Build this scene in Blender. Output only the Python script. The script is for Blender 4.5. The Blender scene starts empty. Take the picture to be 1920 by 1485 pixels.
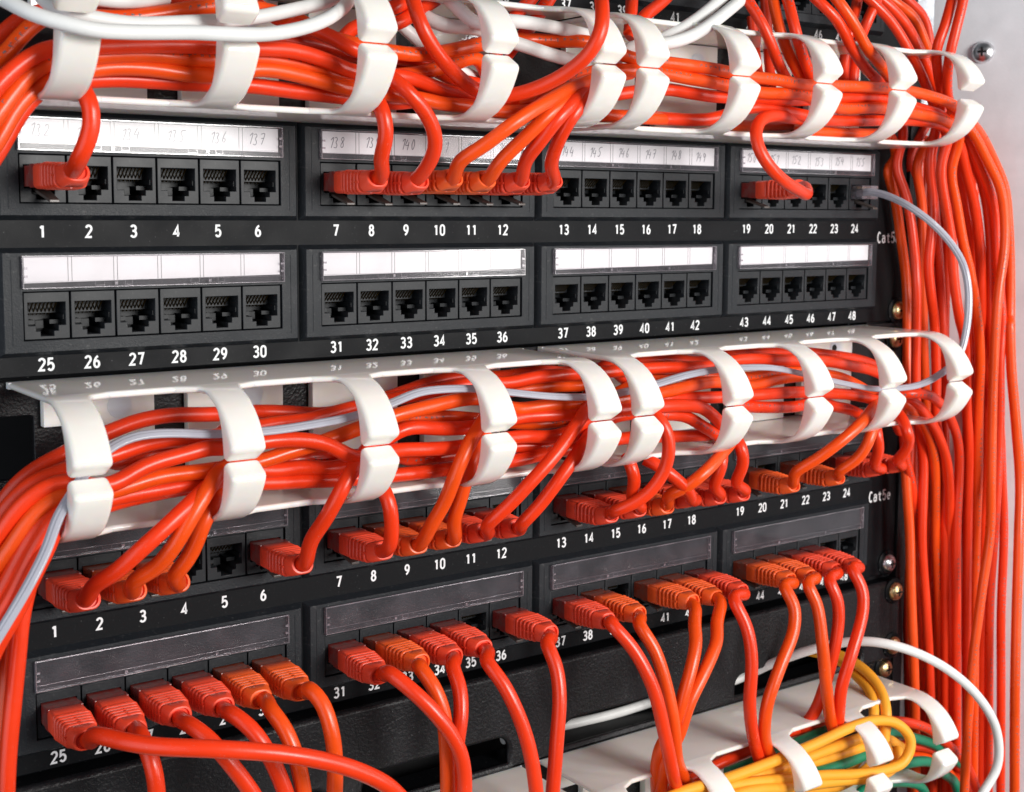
import bpy, bmesh, math, random
from mathutils import Vector, Matrix
random.seed(7)
S = 0.001                                   # everything below is written in millimetres
scene = bpy.context.scene
COL = scene.collection

# ------------------------------------------------------------------ camera, world, lights, exposure
cam_data = bpy.data.cameras.new('camera'); cam = bpy.data.objects.new('camera', cam_data); COL.objects.link(cam)
cam.location = (-0.329387, -0.445001, 0.006617)
cam.rotation_euler = (1.468724, -0.005039, -0.625911)
cam_data.sensor_width = 36.0
cam_data.lens = 36.0*2517.5616/1920
cam_data.shift_x = -12.3749/1920; cam_data.shift_y = -84.5727/1920
cam_data.clip_start = 0.01; cam_data.clip_end = 50
cam_data.dof.use_dof = True; cam_data.dof.focus_distance = 0.50; cam_data.dof.aperture_fstop = 25
scene.camera = cam

world = bpy.data.worlds.new('World'); scene.world = world; world.use_nodes = True
bg = world.node_tree.nodes['Background']
bg.inputs[0].default_value = (0.84, 0.91, 1.0, 1); bg.inputs[1].default_value = 0.055

def area(name, loc, target, size, size_y, power, color):
    d = bpy.data.lights.new(name, 'AREA'); d.shape = 'RECTANGLE'; d.size = size; d.size_y = size_y
    d.energy = power; d.color = color
    o = bpy.data.objects.new(name, d); COL.objects.link(o); o.location = loc
    o.rotation_euler = (Vector(target)-Vector(loc)).to_track_quat('-Z', 'Y').to_euler()
    return o
area('key_softbox', (0.18, -1.20, 0.17), (0.02, 0, -0.06), 0.44, 0.34, 15.2, (1.0, 0.98, 0.95))
area('side_softbox', (-0.92, -0.34, 0.00), (0.20, 0, -0.03), 0.85, 0.85, 4.6, (0.86, 0.92, 1.0))
area('right_softbox', (0.62, -0.95, 0.02), (0.18, 0, -0.06), 0.12, 0.75, 4.5, (1.0, 0.98, 0.96))

scene.view_settings.view_transform = 'Standard'; scene.view_settings.look = 'None'
scene.view_settings.gamma = 1.0; scene.view_settings.use_curve_mapping = False
scene.view_settings.exposure = 0.0
scene.cycles.max_bounces = 8; scene.cycles.transparent_max_bounces = 10

# ------------------------------------------------------------------ materials
def newmat(name):
    m = bpy.data.materials.new(name); m.use_nodes = True
    return m, m.node_tree.nodes, m.node_tree.links, m.node_tree.nodes['Principled BSDF']
def noise(nd, ln, scale, detail=4, src='Object'):
    tc = nd.new('ShaderNodeTexCoord'); n = nd.new('ShaderNodeTexNoise')
    n.inputs['Scale'].default_value = scale; n.inputs['Detail'].default_value = detail
    ln.new(tc.outputs[src], n.inputs['Vector']); return n
def ramp(nd, ln, src, stops):
    r = nd.new('ShaderNodeValToRGB'); cr = r.color_ramp
    while len(cr.elements) > len(stops): cr.elements.remove(cr.elements[-1])
    while len(cr.elements) < len(stops): cr.elements.new(0.5)
    for e, (p, c) in zip(cr.elements, stops):
        e.position = p; e.color = (c[0], c[1], c[2], 1) if isinstance(c, tuple) else (c, c, c, 1)
    ln.new(src, r.inputs[0]); return r
def bump(nd, ln, bs, src, strength, dist):
    b = nd.new('ShaderNodeBump'); b.inputs['Strength'].default_value = strength; b.inputs['Distance'].default_value = dist
    ln.new(src, b.inputs['Height']); ln.new(b.outputs[0], bs.inputs['Normal'])

def plastic(name, col, rough, grain=0, gstr=0.2, dust=0.0, dustcol=(0.35, 0.34, 0.33), spec=0.5, speck=0):
    m, nd, ln, bs = newmat(name)
    bs.inputs['Specular IOR Level'].default_value = spec
    n = noise(nd, ln, 60, 5)
    dark = tuple(c*0.86 for c in col)
    r = ramp(nd, ln, n.outputs[0], [(0.3, dark), (0.7, col)])
    out = r.outputs[0]
    if dust > 0:
        n2 = noise(nd, ln, 900, 2); d = ramp(nd, ln, n2.outputs[0], [(0.62, 0.0), (0.78, dust)])
        mx = nd.new('ShaderNodeMixRGB'); mx.inputs[2].default_value = (*dustcol, 1)
        ln.new(d.outputs[0], mx.inputs[0]); ln.new(out, mx.inputs[1]); out = mx.outputs[0]
    if speck:
        n3 = noise(nd, ln, 1300, 1); d3 = ramp(nd, ln, n3.outputs[0], [(0.755, 0.0), (0.79, speck)])
        n4 = noise(nd, ln, 14, 3); d4 = ramp(nd, ln, n4.outputs[0], [(0.42, 0.0), (0.62, 1.0)])
        mu = nd.new('ShaderNodeMath'); mu.operation = 'MULTIPLY'; ln.new(d3.outputs[0], mu.inputs[0]); ln.new(d4.outputs[0], mu.inputs[1])
        mx = nd.new('ShaderNodeMixRGB'); mx.inputs[2].default_value = (0.5, 0.5, 0.5, 1)
        ln.new(mu.outputs[0], mx.inputs[0]); ln.new(out, mx.inputs[1]); out = mx.outputs[0]
    ln.new(out, bs.inputs['Base Color'])
    rr = ramp(nd, ln, n.outputs[0], [(0.25, max(rough-0.08, 0.05)), (0.75, rough+0.08)])
    ln.new(rr.outputs[0], bs.inputs['Roughness'])
    if grain:
        g = noise(nd, ln, grain, 2); bump(nd, ln, bs, g.outputs[0], gstr, 0.0006)
    return m
M = {}
M['panel'] = plastic('panel_black', (0.0035, 0.004, 0.0052), 0.50, 2600, 0.10, 0.04, spec=0.13, speck=0.7)
M['module'] = plastic('module_black', (0.010, 0.0125, 0.016), 0.50, 2200, 0.25, 0.10, spec=0.3, speck=0.5)
M['jack'] = plastic('jack_black', (0.011, 0.013, 0.016), 0.45, 0, 0, 0.10, spec=0.3)
M['textured'] = plastic('textured_black', (0.008, 0.008, 0.0095), 0.42, 900, 0.5, 0.03, spec=0.26, speck=0.4)
M['dark'] = plastic('dark_void', (0.006, 0.006, 0.007), 0.8)
M['print'] = plastic('white_print', (0.82, 0.83, 0.84), 0.5)
M['paper'] = plastic('paper_white', (0.90, 0.90, 0.90), 0.7)
M['pencil'] = plastic('pencil_grey', (0.17, 0.17, 0.20), 0.7)
M['line'] = plastic('label_rule', (0.16, 0.15, 0.16), 0.7)
M['wall'] = plastic('cabinet_grey', (0.80, 0.815, 0.85), 0.45, 700, 0.10, 0.03, (0.3, 0.3, 0.3))
M['latch'] = plastic('latch_smoke', (0.085, 0.070, 0.062), 0.30)
M['pin'] = plastic('contact_gold', (0.34, 0.22, 0.06), 0.35); M['pin'].node_tree.nodes['Principled BSDF'].inputs['Metallic'].default_value = 1
def metal(name, col, rough, sc=300, mott=0.75):
    m, nd, ln, bs = newmat(name); bs.inputs['Metallic'].default_value = 1
    n = noise(nd, ln, sc, 4); r = ramp(nd, ln, n.outputs[0], [(0.35, tuple(c*mott for c in col)), (0.65, col)])
    ln.new(r.outputs[0], bs.inputs['Base Color']); bs.inputs['Roughness'].default_value = rough
    bump(nd, ln, bs, n.outputs[0], 0.15, 0.0004); return m
M['zinc'] = metal('zinc_plate', (0.72, 0.76, 0.80), 0.38, 140, 0.55)
M['brass'] = metal('yellow_zinc', (0.90, 0.72, 0.38), 0.34)
M['steel'] = metal('bright_steel', (0.86, 0.86, 0.88), 0.30)
m, nd, ln, bs = newmat('ivory_plastic'); M['ivory'] = m
n = noise(nd, ln, 45, 4); r = ramp(nd, ln, n.outputs[0], [(0.3, (0.82, 0.79, 0.735)), (0.7, (0.87, 0.85, 0.81))])
ln.new(r.outputs[0], bs.inputs['Base Color']); bs.inputs['Roughness'].default_value = 0.09
bs.inputs['Subsurface Weight'].default_value = 0.5; bs.inputs['Subsurface Radius'].default_value = (1.0, 0.65, 0.35); bs.inputs['Subsurface Scale'].default_value = 0.003
n2 = noise(nd, ln, 300, 3); bump(nd, ln, bs, n2.outputs[0], 0.015, 0.0003)

def jacket(name, col, rough=0.31, var=0.82):
    m, nd, ln, bs = newmat(name)
    n = noise(nd, ln, 35, 4)
    r = ramp(nd, ln, n.outputs[0], [(0.3, tuple(c*var for c in col)), (0.65, col)])
    n3 = noise(nd, ln, 1400, 2); d = ramp(nd, ln, n3.outputs[0], [(0.66, 0.0), (0.80, 0.22)])
    mx = nd.new('ShaderNodeMixRGB'); mx.inputs[2].default_value = (0.62, 0.40, 0.36, 1)
    ln.new(d.outputs[0], mx.inputs[0]); ln.new(r.outputs[0], mx.inputs[1]); ln.new(mx.outputs[0], bs.inputs['Base Color'])
    rr = ramp(nd, ln, n.outputs[0], [(0.3, rough-0.06), (0.7, rough+0.08)]); ln.new(rr.outputs[0], bs.inputs['Roughness'])
    n2 = noise(nd, ln, 160, 3); bump(nd, ln, bs, n2.outputs[0], 0.10, 0.0012)
    bs.inputs['Specular IOR Level'].default_value = 0.42
    return m
J = {'R': jacket('jacket_red', (0.86, 0.044, 0.007)), 'O': jacket('jacket_orange', (0.89, 0.080, 0.006)), 'D': jacket('jacket_shaded_deep_red', (0.70, 0.036, 0.007)),  # deep red also carries painted shade, for cables lying behind the others
     'W': jacket('jacket_white', (0.80, 0.80, 0.78), 0.38, 0.93), 'Y': jacket('jacket_yellow', (0.95, 0.40, 0.028), 0.4, 0.9), 'G': jacket('jacket_green', (0.008, 0.22, 0.115), 0.35),
     'S': jacket('cord_silver', (0.43, 0.43, 0.49), 0.22, 0.9)}
B = {'R': plastic('boot_red', (0.93, 0.078, 0.032), 0.38, 500, 0.06, 0.12, (0.5, 0.3, 0.27)), 'O': plastic('boot_orange', (0.94, 0.125, 0.020), 0.38, 500, 0.06, 0.12, (0.5, 0.34, 0.27))}
def clear(name, tint, diff, gloss):
    """thin clear plastic: mostly see-through, with a faint mauve film painting in hazy reflection and a sharp surface reflection"""
    m, nd, ln, bs = newmat(name); nd.remove(bs); out = nd['Material Output']
    t = nd.new('ShaderNodeBsdfTransparent'); t.inputs[0].default_value = (*tint, 1)
    d = nd.new('ShaderNodeBsdfDiffuse'); d.inputs[0].default_value = (0.56, 0.50, 0.56, 1)  # mauve diffuse paints the purplish haze of reflection into the plastic
    n = noise(nd, ln, 120, 5); r = ramp(nd, ln, n.outputs[0], [(0.35, diff*0.5), (0.7, diff*1.5)])
    a = nd.new('ShaderNodeMixShader'); ln.new(r.outputs[0], a.inputs[0]); ln.new(t.outputs[0], a.inputs[1]); ln.new(d.outputs[0], a.inputs[2])
    g = nd.new('ShaderNodeBsdfGlossy'); g.inputs['Roughness'].default_value = 0.14
    f = nd.new('ShaderNodeFresnel'); f.inputs[0].default_value = 1.36
    mm = nd.new('ShaderNodeMath'); mm.operation = 'MULTIPLY_ADD'; mm.inputs[1].default_value = 1.0; mm.inputs[2].default_value = gloss; ln.new(f.outputs[0], mm.inputs[0])
    b = nd.new('ShaderNodeMixShader'); ln.new(mm.outputs[0], b.inputs[0]); ln.new(a.outputs[0], b.inputs[1]); ln.new(g.outputs[0], b.inputs[2])
    ln.new(b.outputs[0], out.inputs[0]); return m
M['cover'] = clear('clear_cover', (0.95, 0.93, 0.95), 0.05, 0.0)
M['cover_edge'] = clear('lit_clear_edge', (0.82, 0.80, 0.82), 0.22, 0.08)  # paler, so the light caught along the cover edges is in the colour
M['plug_clear'] = clear('plug_clear', (0.86, 0.84, 0.84), 0.25, 0.06)
def plugmat(name, col, dust):
    m, nd, ln, bs = newmat(name)
    n = noise(nd, ln, 420, 4); r = ramp(nd, ln, n.outputs[0], [(0.35, col), (0.72, dust)])
    ln.new(r.outputs[0], bs.inputs['Base Color']); bs.inputs['Roughness'].default_value = 0.28
    bs.inputs['Transmission Weight'].default_value = 0.25
    return m
PL = {'R': plugmat('plug_red_tint', (0.30, 0.022, 0.018), (0.22, 0.09, 0.08)), 'O': plugmat('plug_orange_tint', (0.34, 0.045, 0.015), (0.25, 0.11, 0.08))}

# ------------------------------------------------------------------ mesh helpers
class MB:
    def __init__(s): s.v = []; s.f = []; s.m = []
    def add(s, vs, fs, mi=0):
        o = len(s.v); s.v += [tuple(v) for v in vs]; s.f += [tuple(i+o for i in f) for f in fs]; s.m += [mi]*len(fs); return s
    def box(s, x0, x1, y0, y1, z0, z1, mi=0):
        return s.add([(x0,y0,z0),(x1,y0,z0),(x1,y1,z0),(x0,y1,z0),(x0,y0,z1),(x1,y0,z1),(x1,y1,z1),(x0,y1,z1)],
                     [(0,1,5,4),(1,2,6,5),(2,3,7,6),(3,0,4,7),(4,5,6,7),(3,2,1,0)], mi)
    def data(s, name, mats, smooth=False, bevel=0, seg=2, angle=35):
        me = bpy.data.meshes.new(name)
        me.from_pydata([(x*S, y*S, z*S) for x, y, z in s.v], [], s.f)
        for mt in mats: me.materials.append(mt)
        for p, mi in zip(me.polygons, s.m): p.material_index = mi
        bm = bmesh.new(); bm.from_mesh(me)
        bmesh.ops.recalc_face_normals(bm, faces=bm.faces)
        if bevel:
            es = [e for e in bm.edges if len(e.link_faces) == 2 and e.calc_face_angle(0) > math.radians(angle)]
            bmesh.ops.bevel(bm, geom=es, offset=bevel*S, segments=seg, profile=0.6, affect='EDGES', clamp_overlap=True)
        bm.to_mesh(me); bm.free()
        if smooth:
            for p in me.polygons: p.use_smooth = True
            me.set_sharp_from_angle(angle=math.radians(40))
        return me
def link(name, me, parent=None, loc=None):
    o = bpy.data.objects.new(name, me); COL.objects.link(o)
    if parent: o.parent = parent
    if loc: o.location = tuple(c*S for c in loc)
    return o
def tag(o, label=None, cat=None, group=None, kind=None):
    if label: o['label'] = label
    if cat: o['category'] = cat
    if group: o['group'] = group
    if kind: o['kind'] = kind
    return o
def empty(name, loc, label, cat, group=None):
    o = bpy.data.objects.new(name, None); COL.objects.link(o); o.location = tuple(c*S for c in loc); o.empty_display_size = 0.01
    return tag(o, label, cat, group)
def plate(name, outline, holes, y0, y1, mats, bevel=0.0):
    """flat plate in the XZ plane with cut-outs, from y0 (front) to y1"""
    cu = bpy.data.curves.new(name, 'CURVE'); cu.dimensions = '2D'; cu.fill_mode = 'BOTH'
    for pts in [outline]+holes:
        sp = cu.splines.new('POLY'); sp.points.add(len(pts)-1); sp.use_cyclic_u = True
        for p, (x, z) in zip(sp.points, pts): p.co = (x*S, z*S, 0, 1)
    cu.extrude = (y1-y0)/2*S-bevel*S; cu.bevel_depth = bevel*S; cu.bevel_resolution = 1; cu.offset = -bevel*S
    o = bpy.data.objects.new(name, cu); COL.objects.link(o)
    dg = bpy.context.evaluated_depsgraph_get(); me = bpy.data.meshes.new_from_object(o.evaluated_get(dg))
    bpy.data.objects.remove(o); bpy.data.curves.remove(cu)
    c = (y0+y1)/2*S
    for v in me.vertices: x, y, z = v.co; v.co = (x, c-z, y)
    me.name = name; me.materials.clear()
    for mt in mats: me.materials.append(mt)
    for p in me.polygons: p.material_index = 0
    return me
def rect(x0, x1, z0, z1): return [(x0,z0),(x1,z0),(x1,z1),(x0,z1)]
def rrect(x0, x1, z0, z1, r, n=5):
    o = []
    for cx, cz, a0 in ((x1-r,z0+r,-90),(x1-r,z1-r,0),(x0+r,z1-r,90),(x0+r,z0+r,180)):
        for k in range(n+1):
            a = math.radians(a0+90*k/n); o.append((cx+r*math.cos(a), cz+r*math.sin(a)))
    return o
def arc(cx, cy, rx, ry, a0, a1, n=14):
    return [(cx+rx*math.cos(math.radians(a0+(a1-a0)*k/n)), cy+ry*math.sin(math.radians(a0+(a1-a0)*k/n))) for k in range(n+1)]
# signwriter's figures as pen strokes in a box 1 wide and 1.7 high; True closes the stroke
GLYPH = {
 '0': [(arc(.5,1.22,.42,.46,180,0)+arc(.5,.46,.42,.46,0,-180), True)], '1': [([(.56,0),(.56,1.68)], False), ([(.16,1.36),(.34,1.44),(.5,1.6)], False)],
 '2': [(arc(.49,1.24,.42,.44,165,-35)+[(.08,.02),(.95,.02)], False)],
 '3': [(arc(.47,1.28,.39,.40,155,-90)+[(.3,.88)], False), (arc(.47,.44,.44,.44,80,-155), False)],
 '4': [([(.70,0),(.70,1.66),(.05,.46),(.98,.46)], False)],
 '5': [([(.88,1.66),(.2,1.66),(.13,.88)]+arc(.48,.52,.43,.52,128,-150), False)],
 '6': [(arc(.5,.48,.40,.48,0,360)[:-1], True), (arc(1.0,.5,.90,1.18,108,178), False)],
 '7': [([(.06,1.66),(.93,1.66),(.42,0)], False)], '8': [(arc(.5,1.28,.35,.38,0,360)[:-1], True), (arc(.5,.45,.41,.45,0,360)[:-1], True)],
 '9': [(arc(.5,1.2,.40,.48,0,360)[:-1], True), (arc(.0,1.18,.90,1.18,-72,-2), False)],
 'C': [(arc(.52,.84,.44,.84,45,315), False)], 'a': [(arc(.44,.38,.34,.38,0,360)[:-1], True), ([(.84,0),(.84,.78)]+arc(.46,.82,.38,.32,0,150), False)],
 't': [([(.45,1.5),(.45,.25),(.6,.05),(.85,.05)], False), ([(.08,1.08),(.88,1.08)], False)], 'e': [([(.1,.58),(.88,.58)]+arc(.49,.55,.39,.53,5,310), False)]}
_txt = {}
def text_mesh(s, h, w=0.54, pen=0.195, adv=0.74):
    if s in _txt: return _txt[s]
    mb = MB(); sc = h/1.7; xw = h*w; x0 = -(len(s)-1)*h*adv/2-xw/2; q = 0
    for i, ch in enumerate(s):
        for pts, closed in GLYPH[ch]:
            P = [Vector((x0+i*h*adv+x*xw, z*sc-h/2)) for x, z in pts]; n = len(P); hw = pen*h/2; L = []; R = []
            for k in range(n):
                d1 = (P[k]-P[k-1]) if (k or closed) else None; d2 = (P[(k+1) % n]-P[k]) if (k < n-1 or closed) else None
                d1 = (d1 or d2).normalized(); d2 = (d2 or d1).normalized()
                n1 = Vector((-d1.y, d1.x)); n2 = Vector((-d2.y, d2.x)); m = (n1+n2); m = m.normalized() if m.length > 0.2 else n1
                o = m*min(hw/max(m.dot(n1), .35), hw*1.9); L.append(P[k]+o); R.append(P[k]-o)
            y = -0.004*q; q += 1
            vs = [(p.x, y, p.y) for p in L]+[(p.x, y, p.y) for p in R]
            mb.add(vs, [(k, (k+1) % n, n+(k+1) % n, n+k) for k in range(n if closed else n-1)])
    me = mb.data('printed_text', [M['print']]); _txt[s] = me; return me

def smooth_path(pts, step=2.2):
    P = [Vector(p) for p in pts]
    P = [P[0]*2-P[1]] + P + [P[-1]*2-P[-2]]
    out = []
    for i in range(1, len(P)-2):
        p0, p1, p2, p3 = P[i-1:i+3]
        t0 = 0; t1 = t0+max((p1-p0).length, .01)**.5; t2 = t1+max((p2-p1).length, .01)**.5; t3 = t2+max((p3-p2).length, .01)**.5
        n = max(2, int((p2-p1).length/step))
        for k in range(n):
            t = t1+(t2-t1)*k/n
            a1 = p0*((t1-t)/(t1-t0))+p1*((t-t0)/(t1-t0)); a2 = p1*((t2-t)/(t2-t1))+p2*((t-t1)/(t2-t1)); a3 = p2*((t3-t)/(t3-t2))+p3*((t-t2)/(t3-t2))
            b1 = a1*((t2-t)/(t2-t0))+a2*((t-t0)/(t2-t0)); b2 = a2*((t3-t)/(t3-t1))+a3*((t-t1)/(t3-t1))
            out.append(b1*((t2-t)/(t2-t1))+b2*((t-t1)/(t2-t1)))
    out.append(P[-2])
    for _ in range(3):
        out = [out[0]]+[(out[i-1]+out[i]*2+out[i+1])*0.25 for i in range(1, len(out)-1)]+[out[-1]]
    return out
def tube(pts, r, mat, name, section=None, up=None, legend=None):
    path = smooth_path(pts)
    n = 14
    sec = section or [(r*math.cos(2*math.pi*k/n), r*math.sin(2*math.pi*k/n)) for k in range(n)]
    n = len(sec)
    mb = MB(); nrm = None; rings = []
    for i, p in enumerate(path):
        t = (path[min(i+1, len(path)-1)]-path[max(i-1, 0)]).normalized()
        if nrm is None:
            u = up or (Vector((0,0,1)) if abs(t.z) < 0.9 else Vector((1,0,0)))
            nrm = (u-t*u.dot(t)).normalized()
        else: nrm = (nrm-t*nrm.dot(t)).normalized()
        bn = t.cross(nrm)
        rings.append([tuple(p+nrm*a+bn*b) for a, b in sec])
    vs = [v for rg in rings for v in rg]
    fs = [(i*n+k, i*n+(k+1) % n, (i+1)*n+(k+1) % n, (i+1)*n+k) for i in range(len(rings)-1) for k in range(n)]
    fs += [tuple(range(n-1, -1, -1)), tuple((len(rings)-1)*n+k for k in range(n))]
    mb.add(vs, fs)
    if legend is not None:
        rl = random.Random(legend); a0 = math.radians(rl.uniform(150, 215)); s = 0.0; nxt = 0.0; run = 0
        for i in range(1, len(path)-1):
            t = (path[i+1]-path[i-1]).normalized(); s += (path[i]-path[i-1]).length
            if s < nxt: continue
            run += 1; nxt = s+(2.1 if run % 9 else 16)
            f = Vector((-0.3, -0.85, 0.2+0.25*math.sin(legend))); f = (f-t*f.dot(t)).normalized(); g = t.cross(f)
            for q in range(rl.randint(2, 4)):
                w0 = rl.uniform(-.55, .25); l0 = rl.uniform(-.65, .2); dw, dl = (0.9, 0.22) if rl.random() < .5 else (0.22, 0.8)
                quad = []
                for u, v in ((l0, w0), (l0+dl, w0), (l0+dl, w0+dw), (l0, w0+dw)):
                    an = v/r; quad.append(path[i]+t*u+(f*math.cos(an)+g*math.sin(an))*(r+0.02))
                mb.add(quad, [(0, 1, 2, 3)], 1)
    return mb.data(name, [mat, M['line']], smooth=True)

# ------------------------------------------------------------------ cabinet
GP, PP = 107.0, 15.155          # group pitch, port pitch
UP = 133.35                     # three rack units
o = link('cabinet_wall', MB().box(0, 18, -420, 64, -420, 330).data('cabinet_wall', [M['wall']], bevel=1.0), None, (300, 2.2, 0))
o.rotation_euler.z = math.radians(27); tag(o, kind='structure')
o = link('cabinet_rear', MB().box(-700, 300, 330, 345, -420, 330).data('cabinet_rear', [M['dark']])); tag(o, kind='structure')
o = link('cabinet_floor', MB().box(-700, 318, -330, 420, -440, -420.5).data('cabinet_floor', [M['dark']])); tag(o, kind='structure')

def dome(mb, cx, cy, cz, r, h, axis='y', mi=0, n=20, m=5, flat=0.0):
    vs = []; fs = []
    for j in range(m+1):
        a = math.pi/2*j/m; rr = r*math.cos(a) if j < m else 0.001; d = h*math.sin(a)
        for k in range(n):
            b = 2*math.pi*k/n; u, w = rr*math.cos(b), rr*math.sin(b)
            vs.append((cx+u, cy-d, cz+w) if axis == 'y' else (cx-d, cy+u, cz+w))
    for j in range(m):
        for k in range(n): fs.append((j*n+k, j*n+(k+1) % n, (j+1)*n+(k+1) % n, (j+1)*n+k))
    mb.add(vs, fs, mi)
def cyl(mb, cx, cz, y0, y1, r, mi=0, n=24):
    vs = [(cx+r*math.cos(2*math.pi*k/n), y, cz+r*math.sin(2*math.pi*k/n)) for y in (y0, y1) for k in range(n)]
    mb.add(vs, [(k, (k+1) % n, n+(k+1) % n, n+k) for k in range(n)]+[tuple(range(n)), tuple(range(2*n-1, n-1, -1))], mi)
def screw(x, z, y, mat, label, washer=True):
    r = empty('rack_screw', (x, y, z), label, 'screw', 'screws holding the panels to the rack')
    mb = MB(); dome(mb, 0, -1.6, 0, 4.7, 2.6); cyl(mb, 0, 0, -1.6, 0.3, 4.7); link('screw_head', mb.data('screw_head', [mat], smooth=True), r)
    mb = MB()
    for a, b in ((2.1, 0.42), (0.42, 2.1)): mb.box(-a, a, -4.28, -3.6, -b, b)
    link('cross_recess', mb.data('cross_recess', [M['dark']]), r)
    if washer:
        mb = MB(); cyl(mb, 0, 0, -0.9, 0.6, 6.8); dome(mb, 0, -0.9, 0, 6.8, 0.6); link('cup_washer', mb.data('cup_washer', [M['panel']], smooth=True), r, (0, 0.35, 0))
w = empty('wall_screw', (300, 2.2, 93.6), 'dark dimpled steel dome screw in the pale cabinet wall', 'screw'); w.rotation_euler.z = math.radians(27)
mb = MB(); dome(mb, 0, 0, 0, 6.0, 4.2, 'x'); link('screw_head', mb.data('screw_head', [M['steel']], smooth=True), w)
mb = MB(); mb.box(-4.4, -3.6, -2.4, 2.4, -0.6, 0.6); mb.box(-4.4, -3.6, -0.6, 0.6, -2.4, 2.4); link('cross_recess', mb.data('cross_recess', [M['dark']]), w)
# rails the panels are screwed to
mb = MB(); mb.box(214, 246, 3.4, 6, -330, 260); mb.box(238.2, 245.5, -1.2, 3.4, -330, 84.5); mb.box(243.5, 246, 6, 40, -330, 260)
tag(link('rack_rail', mb.data('rack_rail', [M['textured']], bevel=0.4)), 'black textured upright rail beside the right ends of the panels', 'rack rail')
mb = MB(); mb.box(249, 268, 10, 12, 60, 280); mb.box(249, 251, 12, 34, 60, 280)
tag(link('zinc_strip', mb.data('zinc_strip', [M['zinc']], bevel=0.3)), 'mottled zinc plated upright strip behind the cables at the top right', 'metal strip')
tag(link('rear_shroud', MB().box(-330, 243, 40, 44, -400, 300).data('rear_shroud', [M['dark']])), 'black sheet closing the rack behind the panels and ducts', 'sheet')

# ------------------------------------------------------------------ patch panels
FR = (5.2, 37.4)     # module face z range, row one; row two sits 44.2 lower
def module_mesh():
    mb = MB(); x1, x2 = 51.6, 53.3; z0, z1 = FR; c = 1.6
    hx, h0, h1 = 45.6, 9.0, 24.9
    F = [(-x1,-3,z0),(x1,-3,z0),(x1,-3,z1),(-x1,-3,z1)]; H = [(-hx,-3,h0),(hx,-3,h0),(hx,-3,h1),(-hx,-3,h1)]
    O = [(-x2,0,z0-c),(x2,0,z0-c),(x2,0,z1+c),(-x2,0,z1+c)]; I = [(x, 1.5, z) for x, y, z in H]
    mb.add(F+H+O+I, [(0,1,5,4),(1,2,6,5),(2,3,7,6),(3,0,4,7)]+[(8+i, 8+(i+1) % 4, (i+1) % 4, i) for i in range(4)]+[(4+i, 4+(i+1) % 4, 12+(i+1) % 4, 12+i) for i in range(4)])
    # raised inner line round the face, as moulded
    for a, b, cc, d in ((-49.2,-48.9,z0+2,z1-2),(48.9,49.2,z0+2,z1-2)): mb.box(a, b, -3.12, -2.9, cc, d)
    return mb.data('module_frame', [M['module']], bevel=0.22, seg=1, angle=25)
MODULE = module_mesh()
def jack_mesh():
    f = [(-7.3,9.3),(7.3,9.3),(7.3,24.6),(-7.3,24.6)]
    t = [(-2.1,10.3),(2.1,10.3),(2.1,12.0),(3.6,12.0),(3.6,13.8),(6.0,13.8),(6.0,21.3),(-6.0,21.3),(-6.0,13.8),(-3.6,13.8),(-3.6,12.0),(-2.1,12.0)]
    me = plate('port_jack', f, [t], -2.3, 9.5, [M['jack']], 0.18)
    bm = bmesh.new(); bm.from_mesh(me)
    def bx(x0,x1,y0,y1,z0,z1):
        g = bmesh.ops.create_cube(bm, size=1.0, matrix=Matrix.Translation(((x0+x1)/2*S,(y0+y1)/2*S,(z0+z1)/2*S)) @ Matrix.Diagonal(((x1-x0)*S,(y1-y0)*S,(z1-z0)*S,1)))
    bx(-7.3,7.3,9.6,10.4,9.3,24.6)
    bx(-5.95,5.95,5.0,9.5,17.4,21.25)                 # contact shelf
    bx(-5.95,-2.4,3.2,9.5,13.85,15.2); bx(2.4,5.95,3.2,9.5,13.85,15.2)
    bx(-1.3,1.3,6.5,9.5,12.2,14.8)
    bx(5.55,5.98,-1.0,9.5,15.6,17.2); bx(-5.98,-5.55,-1.0,9.5,15.6,17.2)
    bm.to_mesh(me); bm.free(); return me
JACK = jack_mesh()
mb = MB()
for k in range(8):
    x = -4.4+k*1.27-0.0
    a = Vector((x, 0.8, 21.2)); b = Vector((x, 6.2, 16.6)); d = 0.17
    mb.add([(x-d,0.8,21.2),(x+d,0.8,21.2),(x+d,6.2,16.7),(x-d,6.2,16.7),(x-d,1.1,21.5),(x+d,1.1,21.5),(x+d,6.5,17.0),(x-d,6.5,17.0)],
           [(0,1,2,3),(4,5,6,7),(0,3,7,4),(1,2,6,5)])
PINS = mb.data('contact_wires', [M['pin']])
LAB = (26.2, 36.2)
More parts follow.
